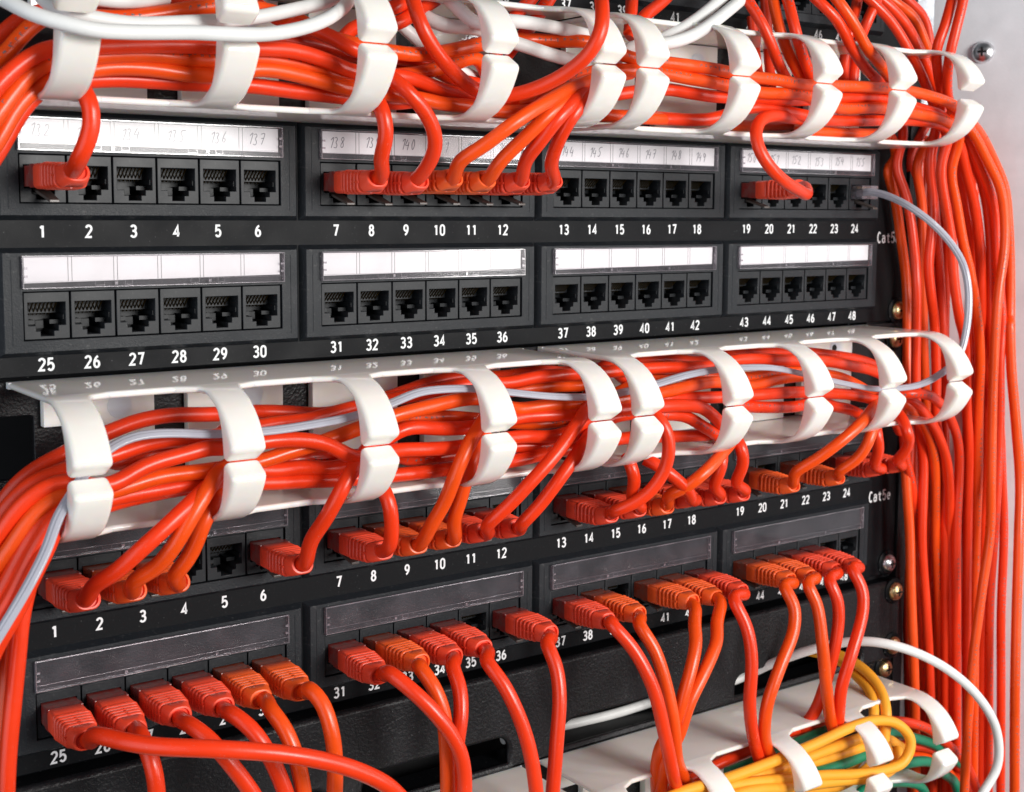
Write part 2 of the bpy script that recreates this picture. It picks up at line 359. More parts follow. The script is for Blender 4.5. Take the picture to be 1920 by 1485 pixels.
def cover_mesh(mark):
    mb = MB(); mb.add([(-45.5,-4.5,LAB[0]),(45.5,-4.5,LAB[0]),(45.5,-4.5,LAB[1]),(-45.5,-4.5,LAB[1])], [(0,1,2,3)], 0)
    z0, z1 = LAB
    mb.box(-45.9, 45.9, -4.75, -4.25, z1-0.02, z1+0.35, 1); mb.box(-45.9, 45.9, -4.75, -3.05, z0-0.30, z0+0.02, 1)
    mb.box(-45.9, -45.5, -4.75, -3.05, z0, z1, 1); mb.box(45.5, 45.9, -4.75, -3.05, z0, z1, 1)
    mb.box(-45.5, 45.5, -4.68, -4.55, z0+1.9, z0+2.0, 1)
    for xc in (-15.5, 17.5):
        for k, w in ((-5.5, 3.2), (0, 1.0), (4.2, 2.6)):
            mb.box(xc+k-w/2, xc+k+w/2, -4.68, -4.58, z0+0.35, z0+0.47, 1); mb.box(xc+k-w/2, xc+k-w/2+.12, -4.68, -4.58, z0+0.4, z0+1.7, 1)
            mb.box(xc+k+w/2-.12, xc+k+w/2, -4.68, -4.58, z0+0.4, z0+1.7, 1)
        mb.box(xc-0.4, xc+0.4, -4.72, -4.58, z0+0.6, z0+1.4, 1)
    for x in (-45.4, 44.4):
        mb.box(x, x+1.0, -4.9, -4.55, z0+3.3, z0+4.0, 1); mb.box(x, x+1.0, -4.9, -4.55, z0+6.0, z0+6.7, 1)
    return mb.data('label_cover', [M['cover'], M['cover_edge']])
COVER = cover_mesh(0)
# pencilled figures as thin strokes in a unit box
PEN = {'1': [[(.2,.75),(.62,1),(.35,0)]], '2': [[(.1,.75),(.3,1),(.62,.9),(.55,.55),(.05,.02),(.3,.1),(.75,.0)]], '3': [[(.15,.92),(.4,1),(.62,.82),(.32,.55),(.6,.32),(.42,.02),(.05,.1)]],
       '4': [[(.35,1),(.05,.4),(.65,.45)],[(.62,.75),(.45,0)]], '5': [[(.95,1),(.35,.97),(.22,.6),(.5,.6),(.55,.25),(.25,0),(.0,.1)]], '6': [[(.55,1),(.15,.45),(.15,.08),(.45,.05),(.5,.4),(.15,.4)]],
       '7': [[(.1,.92),(.65,1),(.3,0)],[(.15,.5),(.6,.55)]], '8': [[(.4,.55),(.12,.8),(.4,1),(.62,.8),(.4,.55),(.1,.25),(.3,0),(.58,.22),(.4,.55)]], '9': [[(.6,.85),(.3,1),(.1,.7),(.35,.5),(.6,.85),(.35,0)]], '0': [[(.35,1),(.08,.5),(.25,0),(.55,.4),(.45,.95),(.3,1)]]}
def handwriting(s, rnd):
    mb = MB(); x = -4.4+rnd.uniform(-.5,.5); h = 4.0
    for ch in s:
        w = 2.3; ox = x; oz = rnd.uniform(-.25,.25)
        for st in PEN[ch]:
            pts = [Vector((ox+px_*w*1.05+pz*0.45, 0, oz+pz*h*rnd.uniform(.95,1.03)-h/2)) for px_, pz in st]
            pp = smooth_path(pts, 0.25)
            for i in range(len(pp)-1):
                d = (pp[i+1]-pp[i]); d = d.normalized() if d.length > 1e-6 else Vector((1,0,0)); q = Vector((-d.z, 0, d.x))*0.13
                mb.add([pp[i]-q, pp[i+1]-q, pp[i+1]+q, pp[i]+q], [(0,1,2,3)])
        x += (1.7 if ch == '1' else 2.7)
    return mb.data('handwriting', [M['pencil']])

def patch_panel(zc, label, labels, first_numbers, tilt=0.0, with_plugs=()):
    root = empty('patch_bay', (0, 0, zc), label, 'patch panel')
    holes = []
    for r in range(2):
        for g in range(4):
            cx = (g-1.5)*GP; dz = -44.2*r
            holes.append(rect(cx-47, cx+47, 7.5+dz, 26.5+dz))
    link('panel_plate', plate('panel_plate', rrect(-237.4, 237.4, -47.4, 40.6, 1.5), holes, 0, 2.6, [M['panel']], 0.5), root)
    for zl in (40.9-0.9, -47.6+0.3):
        pass
    rnd = random.Random(int(zc*10)+5)
    for r in range(2):
        for g in range(4):
            cx = (g-1.5)*GP; dz = -44.2*r
            md = link('port_module', MODULE, root, (cx, 0, dz))
            for k in range(6):
                jk = link('port_jack', JACK, md, ((k-2.5)*PP, 0, 0))
                link('contact_wires', PINS, md, ((k-2.5)*PP-0.35, 0, 0))
            if labels:
                a = rnd.uniform(0.3, 0.75)
                if r == 0 and g == 0: a = -0.55
                if r == 0 and g > 0: a = -0.1
                mb = MB(); zb = 28.1; zt = 36.0
                sl = 0.9 if r else (-0.6 if g == 0 else 0.0)
                mb.add([(-45,-3.25,zb-sl/2),(44.6,-3.25,zb+sl/2),(44.6,-3.25,zt),(-45,-3.25,zt),(-45,-3.02,zb-sl/2),(44.6,-3.02,zb+sl/2),(44.6,-3.02,zt),(-45,-3.02,zt)],
                       [(0,1,2,3),(7,6,5,4),(0,4,5,1),(1,5,6,2),(2,6,7,3),(3,7,4,0)])
                lb = link('paper_label', mb.data('paper_label', [M['paper']]), md)
                mb = MB()
                for k in range(5):
                    x = (k-2)*PP
                    if r == 0 and g == 0 or r == 0: mb.box(x-0.75, x-0.6, -3.32, -3.26, zb-0.1, zt); mb.box(x+0.6, x+0.75, -3.32, -3.26, zb-0.1, zt)
                    else: mb.box(x-0.75, x-0.6, -3.32, -3.26, zb-0.1, zt); mb.box(x+0.5, x+0.65, -3.32, -3.26, zb-0.1, zt)
                link('ruled_lines', mb.data('ruled_lines', [M['line']]), md)
                if r == 0:
                    for k in range(6):
                        link('handwritten_number', handwriting(str(132+g*6+k), rnd), md, ((k-2.5)*PP, -3.34, 32.2+rnd.uniform(-.4,.4)))
            link('label_cover', COVER, md)
            for k in range(6):
                n = r*24+g*6+k+1
                link('port_number', text_mesh(str(n), 3.85), root, (cx+(k-2.5)*PP, -0.04, -43.4*r))
    if label: link('printed_grade', text_mesh('Cat5e', 5.2, 0.50, 0.145, 0.68), root, (224.3, -0.04, -4.6))
    return root
PZ = {'C': UP, 'A': 0.0, 'B': -UP}
patch_panel(UP+2.3, 'black port panel at the very top, mostly cut off by the picture edge', False, 1)
patch_panel(0, 'black port panel with white paper label strips, ports one to forty-eight', True, 1)
patch_panel(-UP, 'black port panel without paper labels, full of red patch plugs', False, 1)
screw(232.6, -42.0, 0, M['brass'], 'yellowish cross-head screw at the lower right end of the labelled panel')
screw(231.4, -174.6, 0, M['steel'], 'silvery dome screw at the lower right end of the unlabelled panel')
screw(231.4, -188.5, -5, M['brass'], 'yellow screw at the upper right end of the plain black panel')
screw(231.4, -217.5, -5, M['brass'], 'yellow screw at the lower right end of the plain black panel')
screw(231.4, -231.5, 0, M['brass'], 'yellow screw at the back right end of the lower duct, lowest of all')
screw(231.4, -56.5, 0, M['brass'], 'yellow screw seen through the last hook of the middle duct')

# plain blanking panel with three cable slots along its lower edge
def slot(x0, x1, zt, zb, r=5.5):
    pts = [(x0, zb), (x1, zb)]
    for k in range(7):
        a = math.radians(90*k/6); pts.append((x1-r+r*math.cos(a), zt-r+r*math.sin(a)))
    for k in range(7):
        a = math.radians(90+90*k/6); pts.append((x0+r+r*math.cos(a), zt-r+r*math.sin(a)))
    return pts
bp = empty('blank_panel', (0, 0, 0), 'plain black textured panel with cable slots under the lowest port row', 'blank panel')
link('face_plate', plate('face_plate', rrect(-237.4, 237.4, -225.4, -183.0, 1.9), [slot(-215, -100, -211.6, -222.6), slot(-84, -14.6, -210.6, -222.6), slot(14, 78, -211.0, -222.0), slot(117.5, 208, -211.6, -221.8)], -5.0, -1.2, [M['textured']], 1.7), bp)
mb = MB(); mb.box(-241, 241, -1.5, 12, -185.5, -183.4); mb.box(-241, 241, -1.5, 12, -225.2, -223.4); link('folded_edge', mb.data('folded_edge', [M['panel']], bevel=0.4), bp)

# ------------------------------------------------------------------ cable ducts with hooks
OUT = [(-41,22),(-44,21.95),(-47,21.5),(-50,20.7),(-53,19.4),(-56,17.9),(-58.8,15.9),(-61.3,13.4),(-63.3,10.9),(-65.0,8.2),(-66.3,5.8),(-66.8,4.0),(-60.6,0.25)]
INN = [(-41,19.9),(-43.7,19.9),(-46.4,19.6),(-49,19.0),(-51.5,18.0),(-53.6,16.7),(-55.3,14.8),(-56.6,12.6),(-57.5,10.3),(-58.1,7.9),(-58.5,5.8),(-58.7,4.0),(-59.0,0.25)]
RF = 7.5
def moulding(x0, x1, xs, sgn, gaps):
    """flange and its five hooks moulded in one, edges rounded, then parted along the crease: returns flange mesh, hook meshes"""
    mb = MB(); zo, zi = 22*sgn, 19.9*sgn; last = len(xs)-1
    cuts = [x0]
    for k, xc in enumerate(xs):
        if k: cuts.append(xc-6-RF)
        if k < last: cuts.append(xc+6+RF)
    cuts.append(x1); m = len(cuts); vs = []; fs = []
    for z in (zo, zi):
        for y in (-3, -41): vs += [(x, y, z) for x in cuts]
    for i in range(m-1):
        fs.append((i, i+1, m+i+1, m+i)); fs.append((2*m+i, 2*m+i+1, 3*m+i+1, 3*m+i))
        if i % 2 == 1: fs.append((m+i, m+i+1, 3*m+i+1, 3*m+i))
    fs.append((0, m, 3*m, 2*m)); fs.append((m-1, 2*m-1, 4*m-1, 3*m-1)); fs.append(tuple(range(m))+tuple(range(3*m-1, 2*m-1, -1)))
    for k, xc in enumerate(xs):
        g = gaps.get(k, 0.0)*(1 if sgn > 0 else 0.5); s = 0; prev = OUT[0]
        ring = (m+2*k, m+2*k+1, 3*m+2*k+1, 3*m+2*k)
        for (yo, zo_), (yi, zi_) in list(zip(OUT, INN))[1:]:
            s += math.hypot(yo-prev[0], zo_-prev[1]); prev = (yo, zo_)
            fl = RF-math.sqrt(max(RF*RF-(RF-s)**2, 0)) if s < RF else 0.0
            xl = xc-6-(fl if k else 0); xr = xc+6+(fl if k < last else 0)
            n = len(vs); vs += [(xl, yo, (zo_+g*(1-zo_/22))*sgn), (xr, yo, (zo_+g*(1-zo_/22))*sgn), (xr, yi, (zi_+g*(1-zi_/22))*sgn), (xl, yi, (zi_+g*(1-zi_/22))*sgn)]
            new = (n, n+1, n+2, n+3)
            for q in range(4): fs.append((ring[q], ring[(q+1) % 4], new[(q+1) % 4], new[q]))
            ring = new
        fs.append(ring)
    mb.add(vs, fs); me = mb.data('flange', [M['ivory']])
    bm = bmesh.new(); bm.from_mesh(me)
    lay = bm.edges.layers.float.new('bevel_weight_edge')
    for e in bm.edges:
        y = (e.verts[0].co.y+e.verts[1].co.y)/2/S
        if len(e.link_faces) == 2 and e.calc_face_angle(0) > math.radians(36) and y < -3.1: e[lay] = 0.5+0.5*min(max((-y-46)/9, 0), 1)
    bm.to_mesh(me); bm.free()
    to = bpy.data.objects.new('tmp', me); COL.objects.link(to)
    bv = to.modifiers.new('b', 'BEVEL'); bv.limit_method = 'WEIGHT'; bv.width = 1.8*S; bv.segments = 4; bv.use_clamp_overlap = False
    dg = bpy.context.evaluated_depsgraph_get(); bm = bmesh.new(); bm.from_object(to, dg); bpy.data.objects.remove(to)
    for f in bm.faces: f.smooth = True
    def part(name, keep, dx):
        c = bm.copy()
        bmesh.ops.delete(c, geom=[f for f in c.faces if not keep(f.calc_center_median())], context='FACES')
        for v in c.verts: v.co.x -= dx*S
        o = bpy.data.meshes.new(name); o.materials.append(M['ivory']); c.to_mesh(o); c.free()
        o.set_sharp_from_angle(angle=math.radians(50)); return o
    lim = -41.25*S
    fl = part('flange', lambda c: c.y >= lim, 0)
    hk = [part('hook', lambda c, xc=xc: c.y < lim and abs(c.x-xc*S) < 24*S, xc) for xc in xs]
    bm.free(); bpy.data.meshes.remove(me); return fl, hk
def duct(zc, xa, label, gaps=None, group='white cable ducts with hooks'):
    root = empty('cable_duct', (0, 0, zc), label, 'cable duct', group)
    xs = [xa+6+48.15*k for k in range(5)]; x0, x1 = xa, xs[-1]+6
    for sgn, nm in ((1, 'top_flange'), (-1, 'bottom_flange')):
        fm, hooks = moulding(x0, x1, xs, sgn, gaps or {})
        link(nm, fm, root)
        for xc, hm in zip(xs, hooks): link('hook', hm, root, (xc, 0, 0))
    for k in range(4):
        a = xs[k]+5.5; b = xs[k+1]-6.5
        mb = MB()
        if k == 0: mb.box(a-1, a+12, -4, -0.3, 6.8, 19.6); mb.box(a+12, b, -4, -0.3, -19.6, 19.6)
        else: mb.box(a, b, -4, -0.3, -19.6, 19.6)
        cyl(mb, (a+b)/2+6, 12, -4.25, -4.0, 4.2)
        pad = link('back_pad', mb.data('back_pad', [M['ivory']], bevel=0.35), root)
        for hx, hz, hr in (((xs[k+1]-20, 12, 1.7),) if k == 3 else ()):
            mb = MB(); cyl(mb, hx, hz, -4.32, -3.9, hr); link('pad_hole', mb.data('pad_hole', [M['dark']]), pad)
    mb = MB(); mb.box(x0, x1, -3, 0.0, 19.9, 22); mb.box(x0, x1, -3, 0.0, -22, -19.9); link('back_flange', mb.data('back_flange', [M['ivory']]), root)
    return root
def backing(zc, label):
    o = link('duct_backplate', plate('duct_backplate', rrect(-241.3, 241.3, -22, 22, 1), [rrect(-236, -203, -10, 10.6, 1.5), rrect(196, 200, -10, 10, 1.5)], 0.2, 2.4, [M['textured']], 0.3), None, (0, 0, zc))
    tag(o, label, 'plate')
ZT, ZM, ZL = 60.9, -70.4, -247.6
backing(ZT, 'black textured metal plate behind the upper duct'); backing(ZM, 'black textured metal plate behind the middle duct'); backing(ZL, 'black textured metal plate behind the lower duct')
duct(ZT, -211.4, 'left half of the white hooked duct above the labelled panel', {0: 1.0, 1: 1.8})
duct(ZT, 2.4, 'right half of the white hooked duct above the labelled panel', {4: 2.2})
duct(ZM, -211.4, 'left half of the white hooked duct between the two port panels', {0: 0.25})
duct(ZM, 2.4, 'right half of the white hooked duct between the two port panels')
duct(ZL, -211.4, 'left half of the white hooked duct at the bottom edge, mostly out of view')
duct(ZL, 2.4, 'right half of the white hooked duct at the bottom, holding yellow and green cables', {4: 2.0, 3: 3.0, 2: 3.0})

# centre lines of the cables in millimetres: kind, colour, radius, port, label, group, points
CABLES = [
('network_cable', 'O', 2.55, None, 'orange cable lying lowest at the left end of the upper duct', 'runs along the upper duct', [(-232.6, -40.0, 11.1), (-221.9, -42.0, 27.7), (-216.9, -42.0, 36.4), (-208.8, -42.0, 43.9), (-192.3, -42.0, 49.0), (-178.6, -42.0, 50.0), (-159.4, -43.0, 48.8), (-141.3, -44.0, 52.0), (-130.1, -43.3, 51.4), (-117.6, -42.7, 49.3), (-108.1, -42.0, 47.7), (-81.4, -41.3, 46.3), (-69.5, -40.7, 44.8), (-58.2, -40.0, 44.8), (-43.2, -39.5, 43.4), (-36.8, -39.0, 44.0), (-21.0, -38.5, 44.7), (26.5, -38.0, 44.4), (48.3, -31.7, 45.1), (73.1, -25.3, 46.3), (94.6, -19.0, 45.4), (119.8, -12.7, 46.8), (148.6, -6.3, 48.3), (120.0, -36.0, 43.5), (165.0, -30.0, 44.0), (195.0, -20.0, 45.0), (213.0, -10.0, 43.0), (221.0, -6.0, 34.0), (215.7, -5.0, 30.7), (222.5, -5.0, 14.8), (227.9, -5.0, -4.8), (233.5, -5.0, -27.5), (232.6, -7.2, -46.7), (230.3, -9.5, -57.7), (228.1, -11.8, -77.9), (226.0, -14.0, -116.9), (229.0, -16.0, -155.5), (228.9, -18.0, -184.2), (231.6, -20.0, -231.3), (241.5, -20.0, -361.3)]),
('network_cable', 'R', 2.55, None, 'red cable in the upper duct directly under the white cable at the first two hooks', None, [(-233.5, -46.0, 26.5), (-223.0, -48.0, 42.6), (-216.6, -48.0, 48.6), (-209.7, -48.0, 52.8), (-194.2, -48.0, 54.6), (-180.7, -48.0, 56.1), (-161.3, -48.0, 57.3), (-143.1, -48.0, 57.9), (-131.6, -46.5, 58.4), (-118.8, -45.0, 56.3), (-108.1, -43.5, 53.5), (-86.2, -42.0, 53.1), (-75.3, -39.0, 51.4), (-64.1, -36.0, 49.5), (-52.5, -33.0, 48.4), (-31.4, -30.0, 48.2), (-22.4, -33.3, 48.9), (-1.4, -36.7, 50.9), (34.4, -40.0, 56.0), (48.9, -40.7, 55.1), (63.1, -41.3, 54.4), (84.3, -42.0, 55.1), (98.3, -42.7, 54.9), (111.3, -43.3, 55.5), (133.6, -44.0, 57.6), (162.0, -44.0, 59.1), (185.7, -44.0, 56.1), (205.5, -44.0, 52.9), (217.0, -40.0, 46.0), (216.8, -36.0, 30.0), (220.9, -35.5, 14.6), (227.9, -35.0, -4.3), (232.6, -34.5, -26.2), (238.9, -34.0, -45.2), (246.9, -31.2, -54.0), (253.5, -28.4, -74.5), (258.9, -25.6, -92.4), (265.9, -22.8, -110.9), (272.0, -20.0, -160.6), (273.7, -20.0, -203.1), (276.6, -20.0, -249.1), (285.6, -20.0, -375.1)]),
('network_cable', 'O', 2.55, None, 'orange cable in the upper duct with printed marks beside the first hook', None, [(-233.2, -44.0, 19.4), (-222.7, -46.0, 34.7), (-216.1, -45.3, 43.5), (-208.8, -44.7, 49.4), (-191.2, -44.0, 52.6), (-179.0, -43.3, 53.9), (-159.1, -42.7, 53.7), (-140.3, -42.0, 55.7), (-124.7, -40.7, 54.6), (-105.8, -39.3, 51.8), (-88.3, -38.0, 53.7), (-75.8, -36.0, 55.8), (-62.8, -34.0, 59.2), (-49.4, -32.0, 63.0), (-41.5, -30.0, 52.4), (-32.1, -31.0, 48.8), (-10.8, -32.0, 54.9), (-3.4, -39.0, 60.2), (6.2, -46.0, 61.1), (25.4, -46.0, 61.5), (40.7, -46.0, 60.3), (58.5, -46.0, 59.2), (80.2, -46.0, 56.9), (94.7, -46.0, 57.2), (108.3, -46.0, 57.5), (130.1, -46.0, 53.0), (159.0, -46.0, 54.4), (182.5, -46.0, 53.0), (204.6, -46.0, 51.0), (222.0, -42.0, 45.0), (224.6, -36.0, 28.0), (230.6, -35.5, 12.0), (237.8, -35.0, -7.1), (244.8, -34.5, -21.0), (253.4, -34.0, -45.8), (261.8, -30.5, -69.1), (266.9, -27.0, -87.1), (273.8, -23.5, -131.7), (279.2, -20.0, -167.6), (281.4, -20.0, -216.7), (289.7, -20.0, -376.4)]),
('network_cable', 'R', 2.55, None, 'red cable lowest between the second and third hooks of the upper duct', None, [(-231.7, -36.0, 7.9), (-220.9, -38.0, 24.7), (-214.0, -37.3, 36.2), (-207.2, -36.7, 42.8), (-190.3, -36.0, 46.4), (-173.2, -36.7, 46.9), (-162.6, -37.3, 46.8), (-141.7, -38.0, 47.2), (-127.2, -37.3, 46.4), (-106.1, -36.7, 45.4), (-87.2, -36.0, 44.6), (-75.4, -35.3, 46.2), (-65.6, -34.7, 45.4), (-53.2, -34.0, 45.1), (-38.3, -34.0, 43.8), (-12.2, -34.0, 44.2), (29.9, -34.0, 45.2), (61.9, -37.0, 45.6), (83.9, -40.0, 51.3), (97.2, -40.7, 51.0), (112.3, -41.3, 49.5), (130.6, -42.0, 47.9), (161.8, -42.0, 49.3), (185.4, -42.0, 50.3), (210.1, -42.0, 48.8), (224.0, -40.0, 42.0), (235.9, -36.0, 29.4), (247.9, -33.3, 12.1), (257.7, -30.7, -10.1), (265.7, -28.0, -46.7), (274.0, -25.0, -64.5), (281.1, -22.0, -100.6), (286.2, -19.0, -133.9), (291.3, -16.0, -176.3), (294.4, -16.0, -239.0), (301.8, -16.0, -382.0)]),
('network_cable', 'O', 2.55, None, 'bright red-orange cable highest of those running through the upper duct', None, [(-227.4, -30.0, 46.9), (-219.5, -36.0, 50.1), (-213.6, -36.0, 57.2), (-208.7, -36.0, 61.9), (-205.4, -36.0, 64.3), (-196.7, -36.5, 64.3), (-183.4, -37.0, 65.0), (-169.4, -37.5, 67.8), (-155.7, -38.0, 70.9), (-141.0, -34.0, 72.7), (-119.1, -30.0, 70.1), (-114.5, -37.0, 65.3), (-91.8, -44.0, 60.8), (-80.3, -43.3, 61.0), (-68.4, -42.7, 63.2), (-56.2, -42.0, 66.3), (-43.7, -38.0, 68.9), (-29.3, -34.0, 71.0), (-18.2, -38.0, 70.8), (-6.0, -42.0, 71.2), (11.7, -46.0, 66.1), (27.8, -46.5, 65.5), (42.7, -47.0, 65.1), (57.5, -47.5, 64.3), (74.7, -48.0, 62.7), (89.0, -48.0, 62.5), (107.3, -48.0, 61.3), (125.2, -48.0, 62.1), (156.2, -48.5, 62.9), (173.4, -49.0, 62.6), (191.1, -49.5, 60.8), (208.0, -50.0, 57.1), (223.2, -46.0, 51.8), (235.1, -44.0, 46.1), (252.4, -40.0, 34.0), (263.5, -39.3, 20.5), (269.1, -38.7, 1.1), (273.1, -38.0, -21.4), (273.1, -39.2, -46.3), (271.3, -40.4, -46.0), (272.0, -41.6, -68.7), (276.2, -42.8, -97.5), (280.5, -44.0, -129.1), (275.5, -48.0, -155.5), (271.9, -51.0, -195.1), (269.1, -54.0, -237.3), (277.2, -54.0, -357.4)]),
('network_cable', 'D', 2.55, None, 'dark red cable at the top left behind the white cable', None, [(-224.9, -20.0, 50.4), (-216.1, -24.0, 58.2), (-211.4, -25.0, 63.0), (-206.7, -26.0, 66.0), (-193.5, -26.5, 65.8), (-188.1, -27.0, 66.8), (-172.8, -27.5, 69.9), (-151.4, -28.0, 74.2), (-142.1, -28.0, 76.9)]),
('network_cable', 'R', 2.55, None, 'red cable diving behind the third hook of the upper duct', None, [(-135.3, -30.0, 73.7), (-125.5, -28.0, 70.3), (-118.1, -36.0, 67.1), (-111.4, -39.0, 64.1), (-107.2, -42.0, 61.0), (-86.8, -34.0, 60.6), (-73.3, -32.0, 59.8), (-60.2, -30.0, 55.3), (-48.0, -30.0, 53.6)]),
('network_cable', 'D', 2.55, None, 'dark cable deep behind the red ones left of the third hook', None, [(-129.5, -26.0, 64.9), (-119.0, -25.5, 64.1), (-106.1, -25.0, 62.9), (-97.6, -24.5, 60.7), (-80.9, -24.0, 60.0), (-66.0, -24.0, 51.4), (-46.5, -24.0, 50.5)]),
('network_cable', 'R', 2.55, None, 'red cable rising from the third hook toward the panel above', None, [(-104.4, -30.0, 65.3), (-101.4, -32.0, 69.9), (-85.7, -36.0, 71.7), (-78.6, -34.0, 75.9), (-70.9, -32.0, 80.1), (-64.0, -30.0, 84.2), (-55.4, -30.0, 89.7)]),
('network_cable', 'R', 2.55, None, 'red cable rising just above another beside the third hook', None, [(-93.5, -30.0, 74.5), (-87.9, -36.0, 76.8), (-80.7, -33.0, 80.1), (-71.5, -30.0, 85.0)]),
('network_cable', 'R', 2.55, None, 'red cable hanging in a loop that crosses in front of a pair of hooks', None, [(-84.0, -40.0, 87.7), (-85.7, -46.0, 78.6), (-85.3, -50.0, 70.7), (-80.4, -50.0, 63.0), (-72.5, -49.0, 56.1), (-59.8, -46.0, 49.8), (-53.1, -48.0, 47.9), (-47.2, -52.0, 48.6), (-40.8, -58.0, 51.2), (-34.6, -66.0, 56.0), (-31.1, -74.0, 62.1), (-28.4, -77.0, 69.6), (-25.6, -74.0, 78.6), (-19.9, -66.0, 84.7), (-7.9, -50.0, 93.5)]),
('network_cable', 'O', 2.55, None, 'orange cable half hidden under the hanging loop', None, [(-34.2, -34.0, 47.2), (-24.0, -32.0, 49.9), (-14.6, -30.0, 52.7)]),
('network_cable', 'R', 2.55, None, 'red cable coming down from the top panel beside number 36', None, [(-12.8, -20.0, 94.6), (-19.9, -26.0, 88.9), (-26.4, -30.0, 84.5), (-34.4, -34.0, 79.3), (-37.0, -32.0, 72.8), (-40.6, -30.0, 64.6)]),
('network_cable', 'R', 2.55, None, 'red cable coming down from the top panel left of number 37', None, [(-3.1, -20.0, 96.4), (-11.9, -26.0, 89.3), (-17.6, -28.7, 83.8), (-25.8, -31.3, 75.8), (-30.8, -34.0, 72.3), (-35.5, -30.0, 65.0)]),
('network_cable', 'R', 2.55, None, 'short red cable dropping behind the twin hooks from the top panel', None, [(37.4, -16.0, 99.3), (32.4, -22.0, 92.7), (25.3, -30.0, 86.3), (21.2, -34.0, 77.3)]),
('network_cable', 'R', 2.55, None, 'red cable dropping past number 40 into the upper duct', None, [(61.3, -16.0, 102.6), (49.2, -24.0, 94.9), (37.6, -29.0, 88.6), (28.6, -34.0, 84.4), (21.8, -34.0, 75.2)]),
('network_cable', 'W', 2.2, None, 'white cable stretched across the gaps of the first two hooks', None, [(-226.6, -48.0, 67.4), (-222.9, -56.0, 64.4), (-220.2, -62.0, 61.3), (-214.6, -68.0, 58.3), (-209.8, -71.0, 57.1), (-204.4, -72.0, 56.1), (-188.9, -70.0, 56.9), (-175.6, -70.0, 58.0), (-172.0, -71.0, 58.0), (-162.1, -72.0, 58.3), (-154.6, -71.0, 58.9), (-141.2, -66.0, 61.7), (-125.5, -58.0, 67.1), (-115.2, -50.0, 72.5), (-106.4, -40.0, 78.1), (-94.4, -24.0, 86.5)]),
('network_cable', 'W', 2.2, None, 'white cable behind the stretched white one at the second hook', None, [(-206.7, -30.0, 72.0), (-206.8, -40.0, 67.2), (-205.5, -54.0, 62.8), (-196.7, -56.0, 61.4), (-186.2, -54.0, 61.2), (-171.7, -52.0, 63.0), (-160.9, -50.0, 64.6), (-149.5, -44.0, 66.6), (-141.5, -44.0, 68.3), (-129.1, -42.0, 71.8), (-114.9, -38.0, 76.1), (-104.3, -30.0, 81.0)]),
('network_cable', 'W', 2.3, None, 'white cable just showing at the top edge between the first two hooks', None, [(-192.7, -40.0, 69.8), (-187.7, -40.0, 69.5), (-180.1, -38.0, 70.3), (-168.7, -36.0, 72.9)]),
('network_cable', 'W', 2.4, None, 'upper white cable crossing behind the fourth hook', None, [(-65.9, -30.0, 86.7), (-65.0, -36.0, 82.1), (-63.3, -42.0, 77.3), (-59.4, -46.0, 72.4), (-53.2, -48.0, 74.1), (-42.5, -46.0, 75.2), (-23.9, -42.0, 75.3), (-3.3, -38.0, 74.3), (21.9, -34.0, 71.3), (35.2, -40.0, 76.5), (48.8, -40.0, 83.3), (69.8, -34.0, 94.8), (87.2, -26.0, 103.9)]),
('network_cable', 'W', 2.5, None, 'lower white cable crossing behind the fourth hook', None, [(-72.5, -30.0, 77.1), (-71.6, -36.0, 73.8), (-65.4, -38.0, 72.2), (-52.6, -36.0, 73.1), (-46.2, -38.0, 70.3), (-36.2, -40.0, 68.1), (-22.3, -40.0, 65.4), (-9.1, -38.0, 64.1), (11.7, -30.0, 62.3), (16.7, -40.0, 71.2), (26.9, -48.0, 72.3), (41.5, -48.0, 76.6), (55.3, -46.0, 83.6), (80.0, -36.0, 95.5), (100.5, -26.0, 105.2)]),
('network_cable', 'W', 2.4, None, 'white cable slanting down behind the red loop', None, [(-81.1, -26.0, 74.5), (-78.2, -28.0, 71.8), (-72.2, -28.0, 67.6), (-60.0, -26.0, 62.0), (-50.8, -26.0, 57.8), (-44.8, -26.0, 55.8), (-36.4, -24.0, 53.1)]),
('network_cable', 'R', 2.4, None, 'red cable falling left of the others above port 19', 'cables falling from the top panel into the upper duct', [(83.9, -30.0, 103.0), (81.9, -38.0, 95.4), (85.9, -44.0, 83.8), (92.9, -44.0, 72.9), (107.1, -36.0, 66.2), (121.5, -28.0, 61.9)]),
('network_cable', 'O', 2.4, None, 'orange cable falling behind the left of the seventh hook gap', 'cables falling from the top panel into the upper duct', [(110.1, -24.0, 107.0), (103.4, -32.0, 98.2), (102.3, -38.0, 83.4), (109.6, -38.0, 72.3), (124.9, -32.0, 64.7), (142.3, -26.0, 61.7)]),
('network_cable', 'R', 2.4, None, 'red cable falling just left of number 46', 'cables falling from the top panel into the upper duct', [(113.6, -26.0, 107.0), (105.9, -38.0, 97.7), (104.7, -44.0, 83.9), (109.1, -44.0, 75.0), (118.0, -40.0, 67.9), (134.8, -30.0, 62.5)]),
('network_cable', 'D', 2.4, None, 'dark red cable deep behind the seventh hook', 'cables falling from the top panel into the upper duct', [(115.2, -8.0, 94.9), (115.0, -10.0, 82.5), (113.4, -14.0, 69.7), (113.7, -18.0, 62.1)]),
('network_cable', 'D', 2.4, None, 'dark red cable deep left of number 45', 'cables falling from the top panel into the upper duct', [(122.7, -8.0, 106.9), (122.4, -10.0, 95.3), (122.3, -12.0, 77.9), (120.1, -16.0, 62.6)]),
('network_cable', 'R', 2.4, None, 'red cable falling right of number 46 toward the ninth hook', 'cables falling from the top panel into the upper duct', [(117.9, -36.0, 104.7), (119.9, -42.0, 98.5), (127.7, -46.0, 90.8), (140.7, -44.0, 79.7), (160.3, -36.0, 72.5), (181.3, -28.0, 67.3)]),
